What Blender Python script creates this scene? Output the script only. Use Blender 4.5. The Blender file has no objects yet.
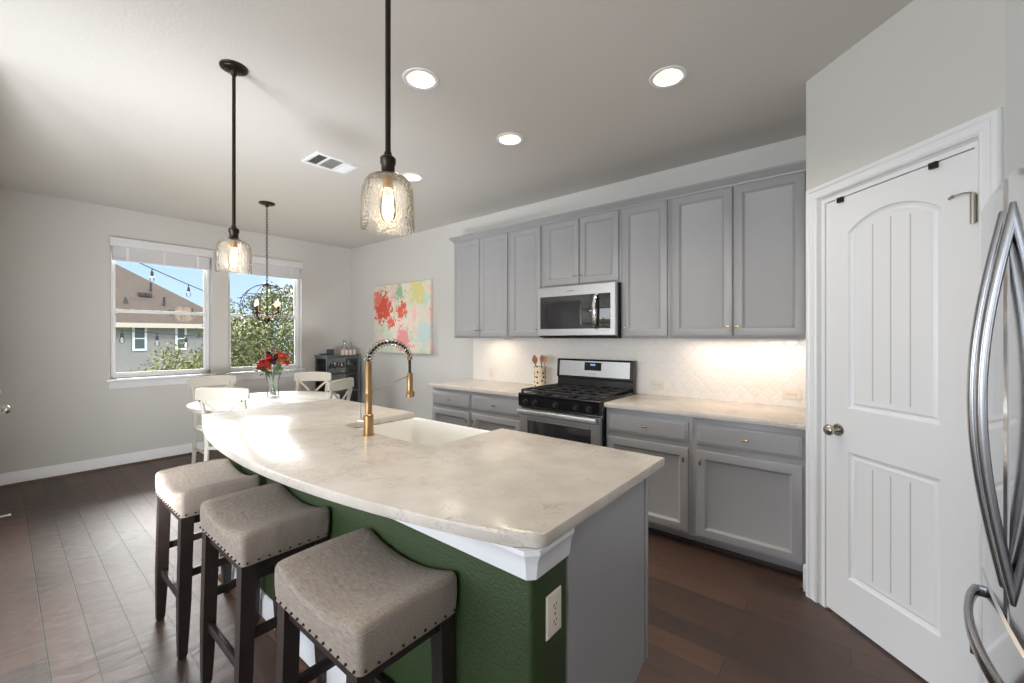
import bpy, bmesh, math, random
from mathutils import Vector, Matrix
random.seed(7)
S = bpy.context.scene
C = S.collection
PI = math.pi
# ------------------------------------------------------------------ camera
YAW = math.radians(39.1)
cam = bpy.data.cameras.new('camera')
cam.sensor_width = 36.0
cam.lens = 417.0 / 1024 * 36
cam.shift_y = -4.0 / 1024
cam.clip_start = 0.02
cam.clip_end = 300
camo = bpy.data.objects.new('camera', cam)
camo.location = (0, 0, 1.40)
camo.rotation_euler = (PI / 2, 0, YAW)
C.objects.link(camo)
S.camera = camo
# ------------------------------------------------------------------ exposure, sky, sun
S.view_settings.view_transform = 'Standard'
S.view_settings.look = 'None'
S.view_settings.gamma = 1.0
S.view_settings.use_curve_mapping = False
S.view_settings.exposure = 0.32
W = bpy.data.worlds.new('sky')
S.world = W
W.use_nodes = True
nt = W.node_tree
nt.nodes.clear()
def N(t, typ, **kw):
    n = t.nodes.new(typ)
    for k, v in kw.items():
        setattr(n, k, v)
    return n
wo = N(nt, 'ShaderNodeOutputWorld'); bg = N(nt, 'ShaderNodeBackground')
tc = N(nt, 'ShaderNodeTexCoord'); sx = N(nt, 'ShaderNodeSeparateXYZ')
rp = N(nt, 'ShaderNodeValToRGB')
rp.color_ramp.elements[0].position = 0.0; rp.color_ramp.elements[0].color = (.60, .76, .93, 1)
rp.color_ramp.elements[1].position = 0.24; rp.color_ramp.elements[1].color = (.35, .57, .90, 1)
k_ = rp.color_ramp.elements.new(.5); k_.color = (.82, .86, .92, 1)
nz = N(nt, 'ShaderNodeTexNoise'); nz.inputs['Scale'].default_value = 3.2; nz.inputs['Detail'].default_value = 6
cr = N(nt, 'ShaderNodeValToRGB'); cr.color_ramp.elements[0].position = .5; cr.color_ramp.elements[1].position = .75
mx = N(nt, 'ShaderNodeMix', data_type='RGBA')
mx.inputs['B'].default_value = (.95, .96, .98, 1)
nt.links.new(tc.outputs['Generated'], sx.inputs[0]); nt.links.new(sx.outputs['Z'], rp.inputs[0])
nt.links.new(tc.outputs['Generated'], nz.inputs['Vector']); nt.links.new(nz.outputs['Fac'], cr.inputs[0])
nt.links.new(cr.outputs['Color'], mx.inputs['Factor']); nt.links.new(rp.outputs['Color'], mx.inputs['A'])
nt.links.new(mx.outputs['Result'], bg.inputs['Color'])
st = N(nt, 'ShaderNodeMapRange'); st.inputs['From Min'].default_value = .22; st.inputs['From Max'].default_value = .6
st.inputs['To Min'].default_value = 1.1; st.inputs['To Max'].default_value = 3.2
nt.links.new(sx.outputs['Z'], st.inputs['Value']); nt.links.new(st.outputs[0], bg.inputs['Strength'])
nt.links.new(bg.outputs[0], wo.inputs[0])
def lamp(name, typ, loc, energy, color=(1, 1, 1), rot=(0, 0, 0), **kw):
    l = bpy.data.lights.new(name, typ); l.energy = energy; l.color = color
    for k, v in kw.items():
        setattr(l, k, v)
    o = bpy.data.objects.new(name, l); o.location = loc; o.rotation_euler = rot
    C.objects.link(o)
    return o
lamp('sun', 'SUN', (0, 0, 12), 1.3, (1, .96, .92), (0, math.radians(42), math.radians(24)), angle=.02)
# added fill lamps in unseen openings behind the camera, standing in for daylight
lamp('rear_fill', 'AREA', (-1.6, -4.45, 1.55), 95, (.94, .97, 1), (PI / 2, 0, 0), shape='RECTANGLE', size=4.0, size_y=1.9)
lamp('living_fill', 'AREA', (-6.08, -2.4, 1.5), 70, (.93, .97, 1), (PI / 2, 0, -PI / 2), shape='RECTANGLE', size=2.6, size_y=1.8)
# added lamp outside, above the view, strengthening daylight through the two dining windows
o_ = lamp('dining_fill', 'AREA', (-10.5, 1.75, 3.75), 850, (1, .98, .95), shape='RECTANGLE', size=5, size_y=1.4)
o_.rotation_euler = (Vector((-5.0, 1.7, .9)) - o_.location).to_track_quat('-Z', 'Y').to_euler()
# added spot without a fixture, above the frame, to brighten the island end panel
lamp('aisle_fill', 'SPOT', (.15, .85, 2.78), 14, (1, .94, .84), spot_size=math.radians(130), spot_blend=.7, shadow_soft_size=.05)
# added unseen fill spots aimed upward to brighten the ceiling and left wall
def aim(o, p):
    o.rotation_euler = (Vector(p) - o.location).to_track_quat('-Z', 'Y').to_euler()
aim(lamp('bounce_fill', 'SPOT', (-2.2, -.16, .70), 230, (.97, .985, 1), spot_size=math.radians(125), spot_blend=1, shadow_soft_size=.25), (-5.1, 1.6, 2.45))
aim(lamp('bounce_fill', 'SPOT', (-.9, -1.9, 1.2), 145, (.97, .985, 1), spot_size=math.radians(120), spot_blend=1, shadow_soft_size=.35), (-3.4, 1.4, 2.8))
# ------------------------------------------------------------------ materials
def rgb(r, g, b):
    f = lambda c: (c / 255 / 12.92) if c / 255 <= .04045 else ((c / 255 + .055) / 1.055) ** 2.4
    return (f(r), f(g), f(b), 1)
def mat(name, col, rough=.5, metal=0.0, var=.0, vscale=8, bump=0, bscale=60, spec=.5, coat=0, emit=None, es=0):
    m = bpy.data.materials.new(name); m.use_nodes = True
    t = m.node_tree; b = t.nodes['Principled BSDF']
    b.inputs['Base Color'].default_value = col; b.inputs['Roughness'].default_value = rough
    b.inputs['Metallic'].default_value = metal; b.inputs['Specular IOR Level'].default_value = spec
    b.inputs['Coat Weight'].default_value = coat
    tcn = N(t, 'ShaderNodeTexCoord')
    n = N(t, 'ShaderNodeTexNoise'); n.inputs['Scale'].default_value = vscale; n.inputs['Detail'].default_value = 4
    t.links.new(tcn.outputs['Object'], n.inputs['Vector'])
    r = N(t, 'ShaderNodeValToRGB')
    lo = [max(0, c * (1 - var)) for c in col[:3]] + [1]; hi = [min(1, c * (1 + var)) for c in col[:3]] + [1]
    r.color_ramp.elements[0].position = .3; r.color_ramp.elements[0].color = lo
    r.color_ramp.elements[1].position = .7; r.color_ramp.elements[1].color = hi
    t.links.new(n.outputs['Fac'], r.inputs[0]); t.links.new(r.outputs['Color'], b.inputs['Base Color'])
    if bump:
        n2 = N(t, 'ShaderNodeTexNoise'); n2.inputs['Scale'].default_value = bscale; n2.inputs['Detail'].default_value = 3
        t.links.new(tcn.outputs['Object'], n2.inputs['Vector'])
        bp = N(t, 'ShaderNodeBump'); bp.inputs['Strength'].default_value = bump; bp.inputs['Distance'].default_value = .004
        t.links.new(n2.outputs['Fac'], bp.inputs['Height']); t.links.new(bp.outputs['Normal'], b.inputs['Normal'])
    if emit:
        b.inputs['Emission Color'].default_value = emit; b.inputs['Emission Strength'].default_value = es
    return m
def glassy(name, tint=(1, 1, 1, 1), ior=1.45, rough=.02, bump=0, bscale=80, extra=.0, milk=0):
    m = bpy.data.materials.new(name); m.use_nodes = True; t = m.node_tree; t.nodes.clear()
    o = N(t, 'ShaderNodeOutputMaterial'); tr = N(t, 'ShaderNodeBsdfTransparent'); gl = N(t, 'ShaderNodeBsdfGlossy')
    mi = N(t, 'ShaderNodeMixShader'); fr = N(t, 'ShaderNodeFresnel'); fr.inputs['IOR'].default_value = ior
    tr.inputs['Color'].default_value = tint; gl.inputs['Roughness'].default_value = rough
    fac = fr.outputs[0]
    if bump:
        tcn = N(t, 'ShaderNodeTexCoord'); v = N(t, 'ShaderNodeTexVoronoi'); v.inputs['Scale'].default_value = bscale
        t.links.new(tcn.outputs['Object'], v.inputs['Vector'])
        bp = N(t, 'ShaderNodeBump'); bp.inputs['Strength'].default_value = bump; bp.inputs['Distance'].default_value = .005
        t.links.new(v.outputs['Distance'], bp.inputs['Height'])
        t.links.new(bp.outputs['Normal'], gl.inputs['Normal']); t.links.new(bp.outputs['Normal'], fr.inputs['Normal'])
    if extra:
        ad = N(t, 'ShaderNodeMath', operation='ADD'); ad.inputs[1].default_value = extra; ad.use_clamp = True
        t.links.new(fac, ad.inputs[0]); fac = ad.outputs[0]
    t.links.new(fac, mi.inputs[0]); t.links.new(tr.outputs[0], mi.inputs[1]); t.links.new(gl.outputs[0], mi.inputs[2])
    if milk:
        df = N(t, 'ShaderNodeBsdfTranslucent'); df2 = N(t, 'ShaderNodeBsdfDiffuse'); m0 = N(t, 'ShaderNodeMixShader'); m2 = N(t, 'ShaderNodeMixShader')
        m2.inputs[0].default_value = milk
        t.links.new(df.outputs[0], m0.inputs[1]); t.links.new(df2.outputs[0], m0.inputs[2])
        t.links.new(mi.outputs[0], m2.inputs[1]); t.links.new(m0.outputs[0], m2.inputs[2]); mi = m2
    t.links.new(mi.outputs[0], o.inputs[0])
    return m
M = {}
M['wall'] = mat('wall_paint', rgb(209, 208, 205), .85, bump=.12, bscale=140)
M['ceil'] = mat('ceiling_paint', rgb(213, 211, 207), .9, bump=.2, bscale=70)
M['white'] = mat('white_trim_paint', rgb(237, 239, 243), .32)
M['whitev'] = mat('white_vinyl', rgb(236, 237, 238), .4)
M['blind'] = mat('white_blind', rgb(226, 227, 230), .5)
M['grey'] = mat('grey_cabinet_paint', rgb(160, 160, 163), .36, var=.015)
M['greyd'] = mat('grey_carcass_paint', rgb(150, 150, 152), .45)
M['green'] = mat('green_textured_paint', rgb(44, 63, 28), .6, bump=.5, bscale=120)
M['ceramic'] = mat('white_ceramic', rgb(240, 238, 234), .12)
M['brass'] = mat('brushed_brass', rgb(166, 134, 96), .34, 1.0, var=.05, vscale=40)
M['knobm'] = mat('brass_knob', rgb(200, 172, 126), .25, 1.0)
M['nickel'] = mat('satin_nickel', rgb(182, 176, 166), .25, 1.0)
M['chrome'] = mat('chrome', rgb(225, 225, 228), .08, 1.0)
M['steel'] = mat('stainless_steel', rgb(205, 206, 208), .40, 1.0, var=.03, vscale=30)
M['fridge'] = mat('fridge_stainless', rgb(200, 201, 204), .10, 1.0, var=.01)
M['handle'] = mat('handle_metal', rgb(158, 159, 162), .24, 1.0)
M['black'] = mat('black_enamel', rgb(18, 18, 20), .18)
M['iron'] = mat('cast_iron', rgb(30, 30, 33), .5, bump=.3, bscale=200)
M['darkglass'] = mat('dark_glass', rgb(44, 45, 48), .05, coat=.6)
M['bronze'] = mat('oil_rubbed_bronze', rgb(58, 50, 44), .32, .85, var=.1)
M['rubber'] = mat('black_hose', rgb(22, 22, 22), .5)
M['legwood'] = mat('espresso_wood', rgb(48, 40, 38), .36, var=.2, vscale=14)
M['chair'] = mat('cream_chair_paint', rgb(206, 202, 191), .45)
M['tablew'] = mat('white_table_paint', rgb(206, 202, 195), .35)
M['iron_teal'] = mat('grey_teal_metal', rgb(96, 108, 110), .4, .2)
M['iron_dark'] = mat('dark_grey_metal', rgb(62, 66, 68), .5, .2)
M['plate'] = mat('outlet_plastic', rgb(238, 228, 214), .35)
M['slot'] = mat('outlet_slot', rgb(60, 52, 46), .6)
M['stain'] = mat('brown_shoe_molding', rgb(84, 58, 40), .4, var=.15)
M['toe'] = mat('dark_toe_kick', rgb(52, 44, 40), .5)
M['stucco'] = mat('grey_stucco', rgb(150, 146, 144), .9, var=.04, vscale=3)
M['roof'] = mat('brown_shingle', rgb(92, 80, 70), .95, var=.18, vscale=6, bump=.6, bscale=8)
M['fascia'] = mat('tan_fascia', rgb(205, 192, 176), .7)
M['pane'] = mat('house_window_pane', rgb(88, 96, 96), .25)
M['vent'] = mat('roof_vent_metal', rgb(66, 60, 58), .6)
M['grass'] = mat('dry_grass', rgb(120, 122, 78), .95, var=.25, vscale=2)
M['bark'] = mat('bark', rgb(92, 76, 60), .9, var=.25)
M['cord'] = mat('black_cord', rgb(30, 30, 32), .6)
M['bulbg'] = glassy('clear_bulb_glass', (.97, .97, .97, 1), 1.5, .05, extra=.1)
M['glass'] = glassy('window_glass', (.97, .98, .98, 1), 1.25, .01)
M['seeded'] = glassy('seeded_glass', (.985, .98, .97, 1), 1.22, .12, bump=.35, bscale=120, extra=.03, milk=.035)
M['vaseg'] = glassy('vase_glass', (.985, .995, .995, 1), 1.12, .05, extra=.05, milk=.06)
M['cabg'] = glassy('cabinet_glass', (.97, .99, .985, 1), 1.3, .02, extra=.03)
M['wineg'] = glassy('drinking_glass', (.95, .975, .98, 1), 1.3, .05, extra=.12)
M['glow'] = mat('warm_bulb_glow', rgb(255, 214, 150), .5, emit=(1, .72, .36, 1), es=7)
M['fil'] = mat('filament_glow', rgb(255, 230, 180), .5, emit=(1, .80, .46, 1), es=22)
M['flame'] = mat('candle_bulb_glow', rgb(255, 214, 150), .5, emit=(1, .70, .36, 1), es=4)
M['can'] = mat('downlight_lens', rgb(255, 246, 225), .5, emit=(1, .93, .78, 1), es=3)
M['canin'] = mat('downlight_baffle', rgb(250, 240, 222), .5)
M['display'] = mat('range_display', rgb(16, 20, 28), .1)
M['digit'] = mat('display_digit', rgb(120, 160, 200), .5, emit=(.3, .55, .9, 1), es=.6)
M['mark'] = mat('grey_mark', rgb(120, 120, 122), .5)
M['spoon'] = mat('wooden_spoon', rgb(150, 92, 58), .55, var=.15, vscale=20)
M['spoon2'] = mat('pink_wood', rgb(192, 140, 116), .55, var=.1)
M['leaf'] = mat('bouquet_leaf', rgb(88, 124, 70), .6, var=.2)
M['red'] = mat('red_petal', rgb(184, 52, 40), .6, var=.25, vscale=40)
M['orange'] = mat('orange_petal', rgb(196, 92, 52), .6, var=.25, vscale=40)
M['plum'] = mat('plum_petal', rgb(82, 30, 42), .6, var=.25, vscale=40)
M['stem'] = mat('green_stem', rgb(112, 140, 108), .6)
M['navy'] = mat('navy_glaze', rgb(62, 74, 88), .35)
M['candle'] = mat('blush_candle', rgb(222, 202, 190), .5)
M['fabric'] = None

def m_quartz():
    m = mat('quartz_counter', rgb(222, 215, 206), .22, spec=.35); t = m.node_tree; b = t.nodes['Principled BSDF']
    tcn = [n for n in t.nodes if n.type == 'TEX_COORD'][0]
    n1 = N(t, 'ShaderNodeTexNoise'); n1.inputs['Scale'].default_value = 9; n1.inputs['Detail'].default_value = 8
    n1.inputs['Roughness'].default_value = .65; n1.inputs['Distortion'].default_value = 1.8
    t.links.new(tcn.outputs['Object'], n1.inputs['Vector'])
    s = N(t, 'ShaderNodeMath', operation='SUBTRACT'); s.inputs[1].default_value = .5
    a = N(t, 'ShaderNodeMath', operation='ABSOLUTE')
    t.links.new(n1.outputs['Fac'], s.inputs[0]); t.links.new(s.outputs[0], a.inputs[0])
    r = N(t, 'ShaderNodeValToRGB'); r.color_ramp.elements[0].position = .0; r.color_ramp.elements[0].color = (1, 1, 1, 1)
    r.color_ramp.elements[1].position = .019; r.color_ramp.elements[1].color = (0, 0, 0, 1)
    t.links.new(a.outputs[0], r.inputs[0])
    n2 = N(t, 'ShaderNodeTexNoise'); n2.inputs['Scale'].default_value = 5.5; n2.inputs['Detail'].default_value = 2
    t.links.new(tcn.outputs['Object'], n2.inputs['Vector'])
    r2 = N(t, 'ShaderNodeValToRGB'); r2.color_ramp.elements[0].position = .47; r2.color_ramp.elements[1].position = .62
    t.links.new(n2.outputs['Fac'], r2.inputs[0])
    mu = N(t, 'ShaderNodeMath', operation='MULTIPLY'); t.links.new(r.outputs['Color'], mu.inputs[0]); t.links.new(r2.outputs['Color'], mu.inputs[1])
    mu2 = N(t, 'ShaderNodeMath', operation='MULTIPLY'); mu2.inputs[1].default_value = .62; t.links.new(mu.outputs[0], mu2.inputs[0])
    n3 = N(t, 'ShaderNodeTexNoise'); n3.inputs['Scale'].default_value = 9; n3.inputs['Detail'].default_value = 6
    t.links.new(tcn.outputs['Object'], n3.inputs['Vector'])
    r3 = N(t, 'ShaderNodeValToRGB'); r3.color_ramp.elements[0].position = .3; r3.color_ramp.elements[0].color = rgb(198, 190, 181)
    r3.color_ramp.elements[1].position = .65; r3.color_ramp.elements[1].color = rgb(211, 204, 196)
    t.links.new(n3.outputs['Fac'], r3.inputs[0])
    mi = N(t, 'ShaderNodeMix', data_type='RGBA'); mi.inputs['B'].default_value = rgb(140, 132, 126)
    t.links.new(mu2.outputs[0], mi.inputs['Factor']); t.links.new(r3.outputs['Color'], mi.inputs['A'])
    t.links.new(mi.outputs['Result'], b.inputs['Base Color'])
    return m
M['quartz'] = m_quartz()

def m_floor():
    m = mat('dark_wood_planks', rgb(80, 55, 40), .3); t = m.node_tree; b = t.nodes['Principled BSDF']
    tcn = [n for n in t.nodes if n.type == 'TEX_COORD'][0]
    br = N(t, 'ShaderNodeTexBrick'); br.offset = .37; br.offset_frequency = 2
    br.inputs['Scale'].default_value = 1; br.inputs['Brick Width'].default_value = 1.15; br.inputs['Row Height'].default_value = .134
    br.inputs['Mortar Size'].default_value = .0022; br.inputs['Mortar Smooth'].default_value = .2; br.inputs['Bias'].default_value = 0
    br.inputs['Color1'].default_value = (0, 0, 0, 1); br.inputs['Color2'].default_value = (1, 1, 1, 1); br.inputs['Mortar'].default_value = (.5, .5, .5, 1)
    t.links.new(tcn.outputs['Object'], br.inputs['Vector'])
    mp = N(t, 'ShaderNodeMapping'); mp.inputs['Scale'].default_value = (2.2, 26, 1); t.links.new(tcn.outputs['Object'], mp.inputs['Vector'])
    n1 = N(t, 'ShaderNodeTexNoise'); n1.inputs['Scale'].default_value = 1; n1.inputs['Detail'].default_value = 6; n1.inputs['Distortion'].default_value = .6
    t.links.new(mp.outputs[0], n1.inputs['Vector'])
    ad = N(t, 'ShaderNodeMath', operation='MULTIPLY_ADD'); ad.inputs[1].default_value = .55
    t.links.new(br.outputs['Color'], ad.inputs[0])
    h = N(t, 'ShaderNodeMath', operation='MULTIPLY'); h.inputs[1].default_value = .6; t.links.new(n1.outputs['Fac'], h.inputs[0])
    t.links.new(h.outputs[0], ad.inputs[2])
    r = N(t, 'ShaderNodeValToRGB'); e = r.color_ramp.elements
    e[0].position = .15; e[0].color = rgb(44, 27, 20); e[1].position = .95; e[1].color = rgb(90, 59, 42)
    t.links.new(ad.outputs[0], r.inputs[0])
    mi = N(t, 'ShaderNodeMix', data_type='RGBA'); mi.inputs['B'].default_value = rgb(34, 24, 20)
    t.links.new(br.outputs['Fac'], mi.inputs['Factor']); t.links.new(r.outputs['Color'], mi.inputs['A'])
    t.links.new(mi.outputs['Result'], b.inputs['Base Color'])
    # hand-scraped waves across each board
    mp2 = N(t, 'ShaderNodeMapping'); mp2.inputs['Scale'].default_value = (13, 4.5, 1); t.links.new(tcn.outputs['Object'], mp2.inputs['Vector'])
    n2 = N(t, 'ShaderNodeTexNoise'); n2.inputs['Scale'].default_value = 1; n2.inputs['Detail'].default_value = 2; n2.inputs['Distortion'].default_value = .8
    t.links.new(mp2.outputs[0], n2.inputs['Vector'])
    sb = N(t, 'ShaderNodeMath', operation='SUBTRACT'); t.links.new(n2.outputs['Fac'], sb.inputs[0]); t.links.new(br.outputs['Fac'], sb.inputs[1])
    bp = N(t, 'ShaderNodeBump'); bp.inputs['Strength'].default_value = .7; bp.inputs['Distance'].default_value = .008
    t.links.new(sb.outputs[0], bp.inputs['Height']); t.links.new(bp.outputs['Normal'], b.inputs['Normal'])
    b.inputs['Roughness'].default_value = .52; b.inputs['Specular IOR Level'].default_value = 1.0
    return m
M['floor'] = m_floor()

def m_tile():
    m = mat('white_lantern_tile', rgb(236, 233, 228), .16); t = m.node_tree; b = t.nodes['Principled BSDF']
    tcn = [n for n in t.nodes if n.type == 'TEX_COORD'][0]
    sp = N(t, 'ShaderNodeSeparateXYZ'); t.links.new(tcn.outputs['Object'], sp.inputs[0])
    def math_(op, a, bb=None, c=None):
        n = N(t, 'ShaderNodeMath', operation=op)
        for i, v in enumerate((a, bb, c)):
            if v is None: continue
            if isinstance(v, (int, float)): n.inputs[i].default_value = v
            else: t.links.new(v, n.inputs[i])
        return n.outputs[0]
    x = math_('DIVIDE', sp.outputs['X'], .092); z = math_('DIVIDE', sp.outputs['Z'], .105)
    u = math_('ADD', x, z); v = math_('SUBTRACT', x, z)
    u2 = math_('MULTIPLY_ADD', math_('SINE', math_('MULTIPLY', v, 2 * PI)), .045, u)
    v2 = math_('MULTIPLY_ADD', math_('SINE', math_('MULTIPLY', u, 2 * PI)), .045, v)
    du = math_('ABSOLUTE', math_('SUBTRACT', math_('FRACT', u2), .5)); dv = math_('ABSOLUTE', math_('SUBTRACT', math_('FRACT', v2), .5))
    g = math_('MAXIMUM', du, dv)
    r = N(t, 'ShaderNodeValToRGB'); r.color_ramp.elements[0].position = .42; r.color_ramp.elements[0].color = (1, 1, 1, 1)
    r.color_ramp.elements[1].position = .49; r.color_ramp.elements[1].color = (0, 0, 0, 1)
    t.links.new(g, r.inputs[0])
    bp = N(t, 'ShaderNodeBump'); bp.inputs['Strength'].default_value = .3; bp.inputs['Distance'].default_value = .002
    # every tile sits at a slightly different tilt
    t.links.new(r.outputs['Color'], bp.inputs['Height']); t.links.new(bp.outputs['Normal'], b.inputs['Normal'])
    mi = N(t, 'ShaderNodeMix', data_type='RGBA'); mi.inputs['A'].default_value = rgb(233, 230, 224); mi.inputs['B'].default_value = rgb(238, 235, 230)
    t.links.new(r.outputs['Color'], mi.inputs['Factor']); t.links.new(mi.outputs['Result'], b.inputs['Base Color'])
    return m
M['tile'] = m_tile()

def m_art():
    m = mat('abstract_canvas_paint', rgb(220, 220, 200), .6); t = m.node_tree; b = t.nodes['Principled BSDF']
    tcn = [n for n in t.nodes if n.type == 'TEX_COORD'][0]
    def noise(sc, det=5, off=(0, 0, 0), dis=.5):
        mp = N(t, 'ShaderNodeMapping'); mp.inputs['Location'].default_value = off; t.links.new(tcn.outputs['Object'], mp.inputs['Vector'])
        n = N(t, 'ShaderNodeTexNoise'); n.inputs['Scale'].default_value = sc; n.inputs['Detail'].default_value = det; n.inputs['Distortion'].default_value = dis
        n.inputs['Roughness'].default_value = .65
        t.links.new(mp.outputs[0], n.inputs['Vector']); return n.outputs['Fac']
    r = N(t, 'ShaderNodeValToRGB'); e = r.color_ramp.elements
    e[0].position = .30; e[0].color = rgb(196, 226, 212)
    e[1].position = .72; e[1].color = rgb(244, 190, 184)
    for p, c in ((.42, rgb(214, 228, 206)), (.5, rgb(238, 232, 214)), (.6, rgb(246, 214, 204))):
        k = e.new(p); k.color = c
    t.links.new(noise(5), r.inputs[0])
    cur = r.outputs['Color']
    # blobs of colour: centre (x,z) relative to the canvas centre, radius, colour
    for k, (cx, cz, rad, col, sc) in enumerate([(-.40, .16, .30, rgb(226, 84, 60), 13), (.02, .10, .15, rgb(232, 96, 74), 12),
                                              (.08, -.30, .22, rgb(242, 158, 160), 9), (.38, .34, .22, rgb(230, 220, 150), 10), (.5, -.2, .2, rgb(206, 226, 226), 16),
                                              (-.02, .36, .14, rgb(166, 198, 160), 16), (-.2, -.05, .12, rgb(232, 96, 80), 12), (-.56, .3, .14, rgb(236, 128, 110), 9)]):
        vm = N(t, 'ShaderNodeVectorMath', operation='DISTANCE'); t.links.new(tcn.outputs['Object'], vm.inputs[0]); vm.inputs[1].default_value = (cx, -.02, cz)
        d = N(t, 'ShaderNodeMath', operation='DIVIDE'); d.inputs[1].default_value = rad; t.links.new(vm.outputs['Value'], d.inputs[0])
        a = N(t, 'ShaderNodeMath', operation='MULTIPLY_ADD'); a.inputs[1].default_value = 3.2; t.links.new(noise(sc * 1.5, 9, (k * 3.1, 0, k * 1.7)), a.inputs[0])
        i = N(t, 'ShaderNodeMath', operation='MULTIPLY'); i.inputs[1].default_value = -1; t.links.new(d.outputs[0], i.inputs[0]); t.links.new(i.outputs[0], a.inputs[2])
        rr = N(t, 'ShaderNodeValToRGB'); rr.color_ramp.elements[0].position = .85; rr.color_ramp.elements[1].position = 1.0
        t.links.new(a.outputs[0], rr.inputs[0])
        mi = N(t, 'ShaderNodeMix', data_type='RGBA'); mi.inputs['B'].default_value = col
        t.links.new(rr.outputs['Color'], mi.inputs['Factor']); t.links.new(cur, mi.inputs['A']); cur = mi.outputs['Result']
    t.links.new(cur, b.inputs['Base Color'])
    return m
M['art'] = m_art()

def m_fabric():
    m = mat('taupe_linen', rgb(150, 138, 126), .9); t = m.node_tree; b = t.nodes['Principled BSDF']
    tcn = [n for n in t.nodes if n.type == 'TEX_COORD'][0]
    mp = N(t, 'ShaderNodeMapping'); mp.inputs['Scale'].default_value = (30, 260, 260); t.links.new(tcn.outputs['Object'], mp.inputs['Vector'])
    n = N(t, 'ShaderNodeTexNoise'); n.inputs['Scale'].default_value = 1; n.inputs['Detail'].default_value = 4; t.links.new(mp.outputs[0], n.inputs['Vector'])
    r = N(t, 'ShaderNodeValToRGB'); r.color_ramp.elements[0].position = .3; r.color_ramp.elements[0].color = rgb(130, 120, 111)
    r.color_ramp.elements[1].position = .7; r.color_ramp.elements[1].color = rgb(162, 151, 141)
    t.links.new(n.outputs['Fac'], r.inputs[0]); t.links.new(r.outputs['Color'], b.inputs['Base Color'])
    mp2 = N(t, 'ShaderNodeMapping'); mp2.inputs['Scale'].default_value = (14, 5, 5); t.links.new(tcn.outputs['Object'], mp2.inputs['Vector'])
    n2 = N(t, 'ShaderNodeTexNoise'); n2.inputs['Scale'].default_value = 2; n2.inputs['Detail'].default_value = 3; n2.inputs['Distortion'].default_value = 1
    t.links.new(mp2.outputs[0], n2.inputs['Vector'])
    bp = N(t, 'ShaderNodeBump'); bp.inputs['Strength'].default_value = .5; bp.inputs['Distance'].default_value = .008
    t.links.new(n2.outputs['Fac'], bp.inputs['Height']); t.links.new(bp.outputs['Normal'], b.inputs['Normal'])
    return m
M['fabric'] = m_fabric()

def m_crock():
    m = mat('dotted_crock', rgb(230, 208, 178), .3); t = m.node_tree; b = t.nodes['Principled BSDF']
    tcn = [n for n in t.nodes if n.type == 'TEX_COORD'][0]
    v = N(t, 'ShaderNodeTexVoronoi', voronoi_dimensions='2D'); v.inputs['Scale'].default_value = 22; v.inputs['Randomness'].default_value = .55
    sp = N(t, 'ShaderNodeSeparateXYZ'); t.links.new(tcn.outputs['Object'], sp.inputs[0])
    at = N(t, 'ShaderNodeMath', operation='ARCTAN2'); t.links.new(sp.outputs['Y'], at.inputs[0]); t.links.new(sp.outputs['X'], at.inputs[1])
    ml = N(t, 'ShaderNodeMath', operation='MULTIPLY'); ml.inputs[1].default_value = .061; t.links.new(at.outputs[0], ml.inputs[0])
    cb_ = N(t, 'ShaderNodeCombineXYZ'); t.links.new(ml.outputs[0], cb_.inputs[0]); t.links.new(sp.outputs['Z'], cb_.inputs[1])
    t.links.new(cb_.outputs[0], v.inputs['Vector'])
    r = N(t, 'ShaderNodeValToRGB'); r.color_ramp.elements[0].position = .20; r.color_ramp.elements[0].color = rgb(40, 34, 30)
    r.color_ramp.elements[1].position = .235; r.color_ramp.elements[1].color = rgb(232, 212, 184)
    t.links.new(v.outputs['Distance'], r.inputs[0]); t.links.new(r.outputs['Color'], b.inputs['Base Color'])
    return m
M['crock'] = m_crock()

def m_foliage(name, c0, c1):
    m = mat(name, c0, .65); t = m.node_tree; b = t.nodes['Principled BSDF']
    r = [n for n in t.nodes if n.type == 'VALTORGB'][0]; r.color_ramp.elements[0].color = c0; r.color_ramp.elements[1].color = c1
    n = [n for n in t.nodes if n.type == 'TEX_NOISE'][0]; n.inputs['Scale'].default_value = 4
    return m
M['oak'] = m_foliage('oak_leaves', rgb(58, 68, 32), rgb(118, 120, 70))
M['shrub'] = m_foliage('shrub_leaves', rgb(88, 96, 44), rgb(146, 148, 86))
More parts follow.
